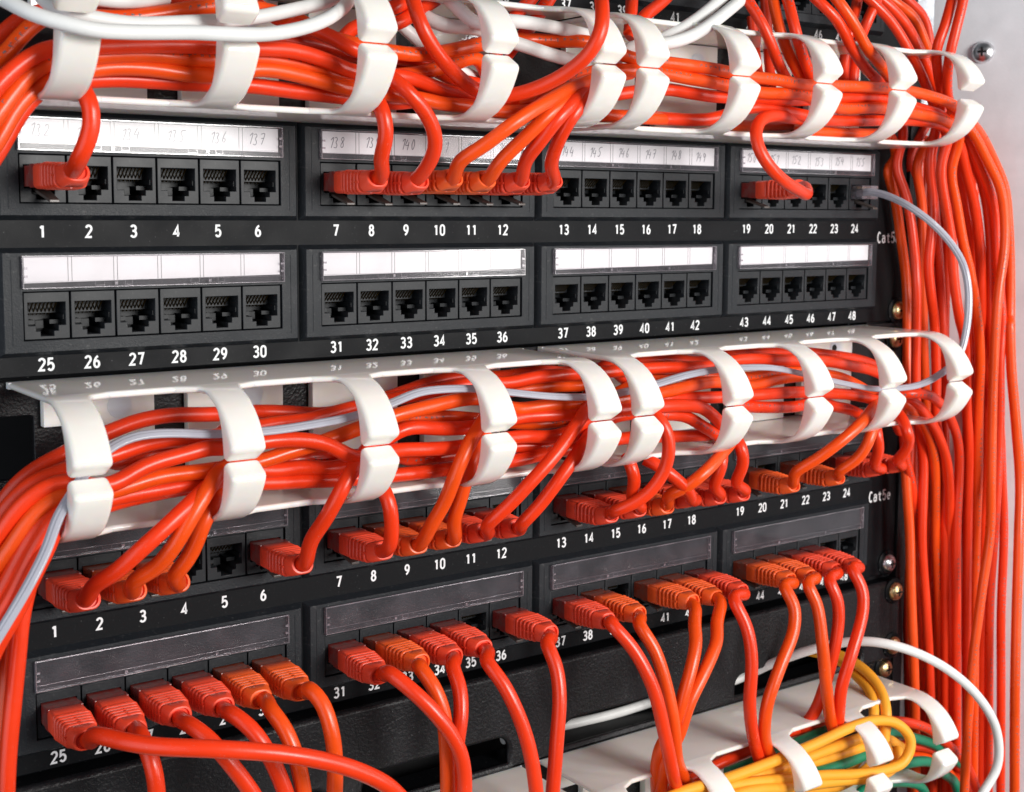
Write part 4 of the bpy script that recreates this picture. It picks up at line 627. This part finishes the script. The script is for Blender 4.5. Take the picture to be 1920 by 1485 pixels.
('telephone_cord', 'S', 1.5, ('A1', 24), 'flat silver grey cord looping from port 24 through the middle duct', None, [(192.5, -8.0, 17.7), (193.5, -14.0, 17.9), (193.7, -24.0, 15.7), (195.2, -36.0, 10.4), (201.8, -44.0, 2.6), (212.2, -48.0, -7.9), (218.6, -50.0, -17.7), (220.1, -52.0, -30.4), (218.7, -53.0, -43.1), (218.0, -53.0, -47.1), (215.2, -53.0, -56.6), (210.2, -52.0, -63.9), (202.5, -51.0, -67.7), (196.4, -50.0, -70.6), (188.0, -49.0, -72.6), (174.2, -49.0, -72.9), (155.7, -50.0, -71.8), (141.5, -51.0, -69.2), (127.3, -51.0, -66.2), (103.9, -51.0, -60.9), (86.7, -51.0, -57.6), (71.9, -50.0, -56.8), (54.6, -50.0, -56.7), (36.8, -50.0, -58.2), (25.3, -49.0, -60.4), (5.7, -49.0, -62.6), (-10.4, -49.0, -62.9), (-29.5, -51.0, -61.0), (-45.8, -51.0, -58.5), (-62.5, -51.0, -55.8), (-76.2, -51.0, -54.9), (-87.6, -51.0, -55.3), (-96.6, -51.0, -57.9), (-111.2, -51.0, -61.3), (-130.0, -52.0, -62.8), (-144.7, -52.0, -63.4), (-162.9, -52.0, -62.7), (-178.4, -53.0, -60.8), (-188.8, -53.0, -60.8), (-195.0, -53.0, -62.8), (-202.8, -54.0, -68.8), (-210.9, -58.0, -77.5), (-214.1, -60.0, -80.7), (-218.1, -63.0, -88.4), (-224.8, -66.0, -98.3), (-231.8, -66.0, -108.9), (-238.6, -64.0, -120.2)]),
('patch_cable', 'R', 2.65, ('A1', 1), "red booted patch cable plugged in at port 1 of the upper panel's top port row", 'patch cables plugged into the upper panel', [(-199.6, -44.0, 22.9), (-197.5, -46.0, 27.8), (-196.7, -47.0, 33.3), (-197.2, -47.0, 38.1), (-198.1, -45.0, 41.1), (-197.8, -38.0, 44.9)]),
('patch_cable', 'R', 2.65, ('A1', 7), "red booted patch cable plugged in at port 7 of the upper panel's top port row", 'patch cables plugged into the upper panel', [(-96.3, -42.0, 25.9), (-96.4, -46.0, 31.4), (-97.2, -47.0, 37.6), (-98.5, -46.0, 42.1), (-97.6, -40.0, 46.2), (-99.2, -32.0, 49.0)]),
('patch_cable', 'R', 2.65, ('A1', 8), "red booted patch cable plugged in at port 8 of the upper panel's top port row", 'patch cables plugged into the upper panel', [(-75.9, -42.0, 25.3), (-77.8, -48.0, 31.2), (-80.9, -50.0, 37.5), (-85.1, -51.0, 42.1), (-89.5, -51.0, 46.3), (-94.2, -48.0, 51.1), (-95.9, -42.0, 54.4)]),
('patch_cable', 'O', 2.65, ('A1', 9), "orange booted patch cable plugged in at port 9 of the upper panel's top port row", 'patch cables plugged into the upper panel', [(-63.9, -40.0, 24.2), (-57.8, -48.0, 30.4), (-47.6, -54.0, 39.3), (-28.7, -52.0, 49.0), (-9.0, -46.0, 55.8), (13.5, -44.0, 60.9)]),
('patch_cable', 'O', 2.65, ('A1', 10), "orange booted patch cable plugged in at port 10 of the upper panel's top port row", 'patch cables plugged into the upper panel', [(-45.9, -40.0, 24.6), (-38.3, -48.0, 35.0), (-29.7, -52.0, 44.1), (-15.8, -48.0, 50.8), (-7.3, -44.0, 53.8), (9.0, -40.0, 61.4)]),
('patch_cable', 'R', 2.65, ('A1', 11), "red booted patch cable plugged in at port 11 of the upper panel's top port row", 'patch cables plugged into the upper panel', [(-34.4, -40.0, 24.9), (-33.2, -48.0, 32.4), (-28.4, -53.0, 41.2), (-19.0, -52.0, 48.5), (-8.9, -46.0, 52.3), (1.3, -40.0, 55.8)]),
('patch_cable', 'R', 2.65, ('A1', 12), "red booted patch cable plugged in at port 12 of the upper panel's top port row", 'patch cables plugged into the upper panel', [(-22.7, -41.0, 24.8), (-24.2, -49.0, 35.1), (-22.3, -53.0, 41.8), (-17.1, -53.0, 47.5), (-7.6, -47.0, 51.9), (3.5, -40.0, 56.0)]),
('patch_cable', 'R', 2.65, ('A1', 19), "red booted patch cable plugged in at port 19 of the upper panel's top port row", 'patch cables plugged into the upper panel', [(112.0, -46.0, 15.2), (100.8, -51.0, 17.3), (88.7, -54.0, 20.8), (79.0, -54.0, 27.5), (75.6, -52.0, 34.1), (75.4, -50.0, 40.0), (78.9, -49.0, 44.9), (89.9, -46.0, 47.8), (107.2, -40.0, 48.1), (125.1, -34.0, 48.1)]),
('patch_cable', 'R', 2.65, ('B1', 1), "red booted patch cable plugged in at port 1 of the lower panel's top port row", 'patch cables plugged into the lower panel', [(-198.2, -42.0, -107.4), (-195.0, -48.0, -103.9), (-188.3, -54.0, -96.0), (-179.8, -55.0, -89.2), (-169.8, -53.0, -82.5), (-162.6, -49.0, -79.1), (-149.2, -42.0, -77.0)]),
('patch_cable', 'O', 2.65, ('B1', 2), "orange booted patch cable plugged in at port 2 of the lower panel's top port row", 'patch cables plugged into the lower panel', [(-186.0, -42.0, -108.3), (-181.0, -48.0, -103.7), (-177.0, -54.0, -95.7), (-170.7, -55.0, -85.5), (-164.3, -53.0, -78.2), (-159.6, -49.0, -74.8), (-149.2, -42.0, -74.8)]),
('patch_cable', 'O', 2.65, ('B1', 3), "orange booted patch cable plugged in at port 3 of the lower panel's top port row", 'patch cables plugged into the lower panel', [(-172.6, -41.0, -109.0), (-169.2, -45.0, -103.4), (-166.9, -48.0, -95.5), (-164.6, -49.0, -89.2), (-159.1, -46.0, -83.6), (-147.4, -38.0, -78.6)]),
('patch_cable', 'R', 2.65, ('B1', 6), "red booted patch cable plugged in at port 6 of the lower panel's top port row", 'patch cables plugged into the lower panel', [(-124.5, -42.0, -104.3), (-122.5, -48.0, -96.8), (-119.2, -53.0, -86.8), (-113.6, -52.0, -79.3), (-105.9, -46.0, -75.7), (-91.9, -40.0, -65.2)]),
('patch_cable', 'R', 2.65, ('B1', 7), "red booted patch cable plugged in at port 7 of the lower panel's top port row", 'patch cables plugged into the lower panel', [(-93.2, -42.0, -110.3), (-94.4, -45.0, -101.9), (-95.4, -46.0, -95.7), (-96.6, -45.0, -91.0), (-96.4, -40.0, -87.9)]),
('patch_cable', 'O', 2.65, ('B1', 8), "orange booted patch cable plugged in at port 8 of the lower panel's top port row", 'patch cables plugged into the lower panel', [(-76.8, -43.0, -104.9), (-74.3, -48.0, -96.2), (-72.3, -53.0, -83.9), (-67.6, -53.0, -75.6), (-60.8, -50.0, -69.8), (-50.4, -42.0, -65.2)]),
('patch_cable', 'O', 2.65, ('B1', 9), "orange booted patch cable plugged in at port 9 of the lower panel's top port row", 'patch cables plugged into the lower panel', [(-66.6, -42.0, -104.8), (-65.2, -45.0, -95.8), (-64.1, -47.0, -87.4), (-60.5, -46.0, -80.6), (-51.0, -40.0, -75.3)]),
('patch_cable', 'R', 2.65, ('B1', 10), "red booted patch cable plugged in at port 10 of the lower panel's top port row", 'patch cables plugged into the lower panel', [(-51.8, -42.0, -108.4), (-46.8, -47.0, -101.9), (-39.5, -51.0, -93.2), (-28.2, -53.0, -82.4), (-13.2, -50.0, -69.4), (-1.9, -42.0, -65.6)]),
('patch_cable', 'R', 2.65, ('B1', 11), "red booted patch cable plugged in at port 11 of the lower panel's top port row", 'patch cables plugged into the lower panel', [(-35.7, -41.0, -110.8), (-30.9, -45.0, -104.2), (-25.0, -49.0, -94.8), (-17.9, -50.0, -86.5), (-11.0, -48.0, -81.0), (-1.8, -42.0, -77.9)]),
('patch_cable', 'R', 2.65, ('B1', 13), "red booted patch cable plugged in at port 13 of the lower panel's top port row", 'patch cables plugged into the lower panel', [(11.5, -38.0, -112.3), (15.9, -43.0, -109.7), (22.1, -48.0, -104.4), (27.2, -52.0, -94.8), (27.6, -54.0, -86.9), (27.1, -54.0, -81.0), (25.6, -53.0, -76.5), (23.5, -50.0, -72.7), (24.6, -42.0, -71.1)]),
('patch_cable', 'R', 2.65, ('B1', 14), "red booted patch cable plugged in at port 14 of the lower panel's top port row", 'patch cables plugged into the lower panel', [(20.2, -40.0, -106.9), (19.6, -43.0, -100.0), (16.5, -44.0, -93.6), (17.6, -40.0, -89.8)]),
('patch_cable', 'O', 2.65, ('B1', 15), "orange booted patch cable plugged in at port 15 of the lower panel's top port row", 'patch cables plugged into the lower panel', [(39.5, -40.0, -108.3), (42.9, -45.0, -106.0), (47.4, -50.0, -100.6), (56.0, -50.0, -95.5), (66.2, -46.0, -91.5), (79.3, -38.0, -89.7)]),
('patch_cable', 'R', 2.65, ('B1', 16), "red booted patch cable plugged in at port 16 of the lower panel's top port row", 'patch cables plugged into the lower panel', [(50.5, -43.0, -111.5), (46.3, -46.0, -106.7), (40.0, -46.0, -101.6), (33.5, -43.0, -95.8), (28.8, -38.0, -92.6)]),
('patch_cable', 'R', 2.65, ('B1', 17), "red booted patch cable plugged in at port 17 of the lower panel's top port row", 'patch cables plugged into the lower panel', [(66.4, -39.0, -107.4), (67.8, -42.0, -101.8), (68.0, -43.0, -96.4), (70.2, -40.0, -91.8), (73.3, -34.0, -89.2)]),
('patch_cable', 'R', 2.65, ('B1', 18), "red booted patch cable plugged in at port 18 of the lower panel's top port row", 'patch cables plugged into the lower panel', [(79.5, -39.0, -107.5), (80.7, -42.0, -102.3), (79.2, -44.0, -96.0), (77.7, -44.0, -91.0), (78.9, -38.0, -87.6)]),
('patch_cable', 'O', 2.65, ('B1', 19), "orange booted patch cable plugged in at port 19 of the lower panel's top port row", 'patch cables plugged into the lower panel', [(118.4, -36.0, -109.4), (124.5, -44.0, -102.2), (130.6, -50.0, -95.4), (142.2, -53.0, -87.1), (153.9, -50.0, -81.9), (169.7, -42.0, -77.9)]),
('patch_cable', 'O', 2.65, ('B1', 21), "orange booted patch cable plugged in at port 21 of the lower panel's top port row", 'patch cables plugged into the lower panel', [(148.2, -36.0, -111.4), (152.9, -41.0, -107.2), (155.9, -46.0, -99.8), (158.1, -47.0, -94.0), (160.7, -46.0, -90.2), (171.0, -40.0, -86.7)]),
('patch_cable', 'R', 2.65, ('B1', 23), "red booted patch cable plugged in at port 23 of the lower panel's top port row", 'patch cables plugged into the lower panel', [(172.8, -37.0, -111.0), (171.6, -41.0, -104.2), (168.0, -43.0, -97.2), (168.0, -42.0, -92.4), (172.8, -36.0, -88.4)]),
('patch_cable', 'R', 2.65, ('B1', 24), "red booted patch cable plugged in at port 24 of the lower panel's top port row", 'patch cables plugged into the lower panel', [(189.0, -37.0, -110.6), (189.9, -42.0, -105.3), (187.2, -46.0, -97.6), (184.5, -47.0, -96.4), (185.1, -45.0, -90.9), (188.0, -38.0, -86.7), (191.3, -30.0, -83.7)]),
('patch_cable', 'R', 2.8, ('B2', 25), "red booted patch cable plugged in at port 25 of the lower panel's bottom port row", 'patch cables plugged into the lower panel', [(-200.5, -42.0, -154.6), (-196.0, -52.0, -154.3), (-188.5, -62.0, -154.7), (-172.6, -72.0, -156.0), (-151.6, -78.0, -160.7), (-133.9, -80.0, -167.8), (-124.1, -80.0, -173.5), (-116.8, -80.0, -178.9), (-109.5, -78.0, -187.0)]),
('patch_cable', 'R', 2.8, ('B2', 26), "red booted patch cable plugged in at port 26 of the lower panel's bottom port row", 'patch cables plugged into the lower panel', [(-184.4, -40.0, -158.9), (-183.8, -46.0, -163.5), (-182.7, -48.0, -170.8), (-182.1, -48.0, -182.7)]),
('patch_cable', 'R', 2.8, ('B2', 27), "red booted patch cable plugged in at port 27 of the lower panel's bottom port row", 'patch cables plugged into the lower panel', [(-169.2, -41.0, -158.4), (-165.5, -48.0, -161.5), (-160.0, -52.0, -169.6), (-152.9, -54.0, -181.2), (-148.0, -54.0, -190.8)]),
('patch_cable', 'R', 2.8, ('B2', 28), "red booted patch cable plugged in at port 28 of the lower panel's bottom port row", 'patch cables plugged into the lower panel', [(-154.9, -41.0, -157.7), (-149.9, -48.0, -162.4), (-145.5, -52.0, -171.3), (-140.8, -54.0, -184.4), (-138.3, -54.0, -193.4)]),
('patch_cable', 'O', 2.8, ('B2', 29), "orange booted patch cable plugged in at port 29 of the lower panel's bottom port row", 'patch cables plugged into the lower panel', [(-140.7, -41.0, -159.2), (-138.4, -47.0, -163.8), (-135.9, -51.0, -172.7), (-133.7, -53.0, -186.5), (-133.2, -53.0, -195.1)]),
('patch_cable', 'O', 2.8, ('B2', 30), "orange booted patch cable plugged in at port 30 of the lower panel's bottom port row", 'patch cables plugged into the lower panel', [(-125.9, -41.0, -155.4), (-123.1, -46.0, -159.3), (-121.5, -50.0, -168.8), (-120.2, -50.0, -179.3), (-120.8, -50.0, -199.6)]),
('patch_cable', 'R', 2.8, ('B2', 31), "red booted patch cable plugged in at port 31 of the lower panel's bottom port row", 'patch cables plugged into the lower panel', [(-94.6, -41.0, -156.0), (-88.9, -50.0, -162.1), (-80.7, -56.0, -172.9), (-74.4, -58.0, -184.3), (-72.4, -58.0, -194.1), (-72.8, -58.0, -209.5)]),
('patch_cable', 'O', 2.8, ('B2', 32), "orange booted patch cable plugged in at port 32 of the lower panel's bottom port row", 'patch cables plugged into the lower panel', [(-81.3, -40.0, -156.3), (-79.3, -46.0, -161.3), (-76.8, -50.0, -170.3), (-75.6, -51.0, -183.0), (-74.2, -50.0, -212.1)]),
('patch_cable', 'R', 2.8, ('B2', 33), "red booted patch cable plugged in at port 33 of the lower panel's bottom port row", 'patch cables plugged into the lower panel', [(-66.5, -40.0, -159.5), (-66.2, -45.0, -165.3), (-67.8, -49.0, -174.6), (-70.7, -50.0, -187.9), (-70.1, -48.0, -214.0)]),
('patch_cable', 'R', 2.8, ('B2', 34), "red booted patch cable plugged in at port 34 of the lower panel's bottom port row", 'patch cables plugged into the lower panel', [(-51.9, -41.0, -160.0), (-48.5, -48.0, -168.1), (-43.8, -53.0, -182.1), (-40.2, -55.0, -196.9), (-36.6, -55.0, -220.3)]),
('patch_cable', 'R', 2.8, ('B2', 36), "red booted patch cable plugged in at port 36 of the lower panel's bottom port row", 'patch cables plugged into the lower panel', [(-23.6, -41.0, -158.4), (-22.6, -46.0, -165.4), (-23.3, -50.0, -176.2), (-26.0, -52.0, -194.2), (-28.7, -52.0, -223.6)]),
('patch_cable', 'R', 2.8, ('B2', 37), "red booted patch cable plugged in at port 37 of the lower panel's bottom port row", 'patch cables plugged into the lower panel', [(8.4, -41.0, -156.2), (14.9, -48.0, -166.3), (20.9, -54.0, -182.1), (26.7, -55.0, -202.5), (34.5, -52.0, -222.8), (42.7, -46.0, -234.2), (49.7, -40.0, -242.1)]),
('patch_cable', 'O', 2.8, ('B2', 38), "orange booted patch cable plugged in at port 38 of the lower panel's bottom port row", 'patch cables plugged into the lower panel', [(24.5, -40.0, -159.7), (28.2, -46.0, -169.4), (30.8, -50.0, -182.3), (34.3, -52.0, -200.7), (39.0, -49.0, -217.8), (47.6, -44.0, -229.4), (57.9, -38.0, -239.0)]),
('patch_cable', 'O', 2.8, ('B2', 40), "orange booted patch cable plugged in at port 40 of the lower panel's bottom port row", 'patch cables plugged into the lower panel', [(54.3, -42.0, -165.4), (51.9, -46.0, -170.7), (46.8, -49.0, -179.8), (40.0, -50.0, -194.8), (38.6, -49.0, -202.9), (33.5, -46.0, -211.7), (34.5, -42.0, -222.5), (38.7, -38.0, -237.1)]),
('patch_cable', 'O', 2.8, ('B2', 41), "orange booted patch cable plugged in at port 41 of the lower panel's bottom port row", 'patch cables plugged into the lower panel', [(67.3, -42.0, -167.7), (64.2, -46.0, -172.5), (53.5, -50.0, -182.8), (43.4, -51.0, -195.2), (39.3, -50.0, -207.5), (35.5, -48.0, -215.8), (38.1, -40.0, -236.2)]),
('patch_cable', 'R', 2.8, ('B2', 42), "red booted patch cable plugged in at port 42 of the lower panel's bottom port row", 'patch cables plugged into the lower panel', [(78.9, -40.0, -158.2), (81.4, -46.0, -169.9), (82.0, -49.0, -183.5), (81.3, -49.0, -204.1), (87.4, -46.0, -221.8), (95.9, -42.0, -235.1), (107.2, -36.0, -247.5)]),
('patch_cable', 'O', 2.8, ('B2', 43), "orange booted patch cable plugged in at port 43 of the lower panel's bottom port row", 'patch cables plugged into the lower panel', [(110.2, -40.0, -158.1), (112.0, -45.0, -165.8), (109.1, -48.0, -176.0), (98.9, -50.0, -189.8), (91.1, -50.0, -206.0), (93.1, -47.0, -221.2), (102.7, -42.0, -235.0), (117.8, -36.0, -249.3)]),
('patch_cable', 'O', 2.8, ('B2', 44), "orange booted patch cable plugged in at port 44 of the lower panel's bottom port row", 'patch cables plugged into the lower panel', [(125.5, -40.0, -159.3), (127.9, -44.0, -167.9), (128.4, -48.0, -187.8), (131.6, -48.0, -206.9), (140.7, -44.0, -228.0), (159.6, -36.0, -247.2)]),
('patch_cable', 'R', 2.8, ('B2', 45), "red booted patch cable plugged in at port 45 of the lower panel's bottom port row", 'patch cables plugged into the lower panel', [(141.1, -39.0, -159.9), (143.0, -43.0, -168.2), (143.3, -44.0, -179.8), (140.2, -44.0, -194.5), (137.3, -42.0, -209.9), (135.0, -38.0, -223.5), (132.3, -32.0, -232.5)]),
('patch_cable', 'R', 2.8, ('B2', 46), "red booted patch cable plugged in at port 46 of the lower panel's bottom port row", 'patch cables plugged into the lower panel', [(156.4, -39.0, -156.8), (159.1, -44.0, -165.9), (156.6, -47.0, -175.5), (145.8, -50.0, -194.0), (140.8, -49.0, -208.5), (144.1, -45.0, -225.9), (150.7, -38.0, -241.8)]),
]
# ------------------------------------------------------------------ cables and plugs
def rounded(w, h, r, n=4):
    return rrect(-w/2, w/2, -h/2, h/2, r, n)
def boot_mesh(col, up):
    """moulded strain-relief boot: plain block, ribs, collar.  Runs along -Y from the plug body"""
    mb = MB(); secs = []
    def add(y, w, h, zc, r=1.7, t=0.0): secs.append((y, w, h, zc, r, t))
    add(-10.2, 11.2, 7.6, 0, 1.0); add(-10.6, 11.9, 8.2, 0); add(-16.4, 11.9, 8.2, 0); add(-16.7, 11.5, 7.8, 0)
    y = -16.9
    for k in range(5):
        u = k/4; ww = 12.4-1.8*u; hh = 8.7-0.8*u
        for dy, dw in ((0, 3.4), (-.62, 3.4), (-.66, 1.0), (-.82, .35), (-1.15, 0), (-1.55, 0), (-1.88, .35), (-2.05, 1.0)): add(y+dy, ww-dw, hh-dw*.95, 0, 1.9 if dw < 1 else 1.1)
        y -= 2.12
    add(y, 7.6, 5.6, 0, 1.0); add(y-0.42, 7.6, 5.6, 0, 1.0); add(y-0.5, 9.2, 7.0, 0, 2.2); add(y-0.9, 9.8, 7.5, 0, 2.4); add(y-4.6, 8.6, 7.0, 0, 3.2); add(y-5.2, 8.0, 6.5, 0, 3.1)
    add(y-5.3, 6.6, 5.6, 0, 2.6); add(y-4.2, 6.2, 5.4, 0, 2.5)
    rings = []
    yb = -26.5
    for (yy, w, h, zc, r, t) in secs:
        pts = rounded(w, h, min(r, w/2-.05, h/2-.05))
        rg = []
        for x, z in pts:
            d = yb-yy
            if up and d > 0:
                a = min(d*0.07, 0.60)*up; rad = 1/0.07
                cy = yb-math.sin(a)*rad*1.0; cz = (1-math.cos(a))*rad*(1 if up > 0 else -1)
                rg.append((x, cy-z*math.sin(a)*-1*0-z*(-math.sin(a)) if False else cy+z*math.sin(a), cz+z*math.cos(a)))
            else: rg.append((x, yy, z))
        rings.append(rg)
    n = len(rings[0]); vs = [v for r_ in rings for v in r_]
    fs = [(i*n+k, i*n+(k+1) % n, (i+1)*n+(k+1) % n, (i+1)*n+k) for i in range(len(rings)-1) for k in range(n)]
    fs += [tuple(range(n)), tuple((len(rings)-1)*n+k for k in range(n))]
    mb.add(vs, fs)
    # spines that tie the ribs together on each side
    mb.box(-5.35, -4.2, -28.0, -17.2, -0.4, 0.4); mb.box(4.2, 5.35, -28.0, -17.2, -0.4, 0.4)
    mb.box(-0.4, 0.4, -27.6, -17.2, 2.9, 3.85); mb.box(-0.4, 0.4, -27.6, -17.2, -3.85, -2.9)
    return mb.data('plug_boot', [B[col]], smooth=True)
BOOT = {(c_, u): boot_mesh(c_, u) for c_ in 'RO' for u in (0, 1)}
def body_mesh(col):
    mb = MB(); mb.box(-5.8, 5.8, -10.9, 7.5, -3.2, 3.4); mb.box(-5.85, 5.85, -10.6, -6.6, -3.6, 3.9)
    mb.box(-5.9, -5.5, -6.2, -3.2, 0.4, 2.2)
    return mb.data('plug_body', [PL[col]], bevel=0.3)
BODY = {c_: body_mesh(c_) for c_ in 'RO'}
mb = MB(); mb.box(-5.8, 5.8, -9.0, 7.5, -3.2, 3.4); CLEARBODY = mb.data('plug_body', [M['plug_clear']], bevel=0.3)
mb = MB()
for k in range(8): mb.box(-4.6+k*1.27, -4.0+k*1.27, -4.5, 5, 2.0, 3.1)
PLUGPINS = mb.data('plug_contacts', [M['pin']])
mb = MB(); mb.add([(-2.4,1,-3.4),(2.4,1,-3.4),(2.4,1,-4.4),(-2.4,1,-4.4),(-1.6,-12.5,-7.3),(1.6,-12.5,-7.3),(1.6,-12.5,-8.2),(-1.6,-12.5,-8.2)],
                  [(0,1,5,4),(1,2,6,5),(2,3,7,6),(3,0,4,7),(4,5,6,7),(3,2,1,0)])
LATCH = mb.data('latch', [M['latch']], bevel=0.2)
ROWZ = {'A1': 17.6, 'B1': 17.6-UP, 'B2': 17.6-44.2-UP}
def port_xyz(port):
    i = (port[1]-1) % 24; g, k = divmod(i, 6)
    return ((g-1.5)*GP+(k-2.5)*PP, 0.0, ROWZ[port[0]])
def cord_section():
    pts = []
    for k in range(28):
        a = 2*math.pi*k/28; x, y = 1.75*math.cos(a), 1.05*math.sin(a)
        g = 1.0-0.22*max(0, math.cos(3*math.pi*x/1.75)) if abs(x) < 1.5 else 1.0
        pts.append((x, y*g))
    return pts
CORD = cord_section()
rj = random.Random(3)
for kind, col, r, port, label, group, pts in CABLES:
    cat = {'network_cable': 'cable', 'patch_cable': 'patch cable', 'telephone_cord': 'cord'}[kind]
    if kind == 'network_cable':
        tag(link('network_cable', tube(pts, r*rj.uniform(.97, 1.03), J[col], 'network_cable', legend=(rj.randint(1, 999) if col in 'RO' and rj.random() < 0.45 else None))), label, cat, group)
        continue
    X, Y, Z = port_xyz(port)
    root = empty(kind, (X, Y, Z), label, cat, group)
    if kind == 'patch_cable':
        up = 1 if port[0] != 'B2' else 0
        head = [(X, -27.0, Z), (X, -31.0, Z+0.4*up)] if up else [(X, -27.0, Z), (X, -32.0, Z)]
        tip = [(X, -34.6, Z+1.7)] if up else [(X, -35.6, Z-0.1)]
        pp = [Vector(p)-Vector((X, Y, Z)) for p in head+tip+[tuple(q) for q in pts]]
        link('cable_jacket', tube(pp, r, J[col], 'cable_jacket'), root)
        pl = link('plug', BODY[col], root); pl.rotation_euler = (math.radians(rj.uniform(-1.5, 1.5)), 0, math.radians(rj.uniform(-2.5, 2.5)))
        link('plug_boot', BOOT[(col, up)], pl); link('latch', LATCH, pl)
    else:
        pp = [Vector(p)-Vector((X, Y, Z)) for p in [(X, -1.0, Z-0.5), (X, -6.0, Z-0.5)]+[tuple(q) for q in pts]]
        link('cord_jacket', tube(pp, r, J[col], 'cord_jacket', CORD, Vector((0, 0, 1))), root)
        pl = link('plug', CLEARBODY, root); link('plug_contacts', PLUGPINS, pl); link('latch', LATCH, pl)
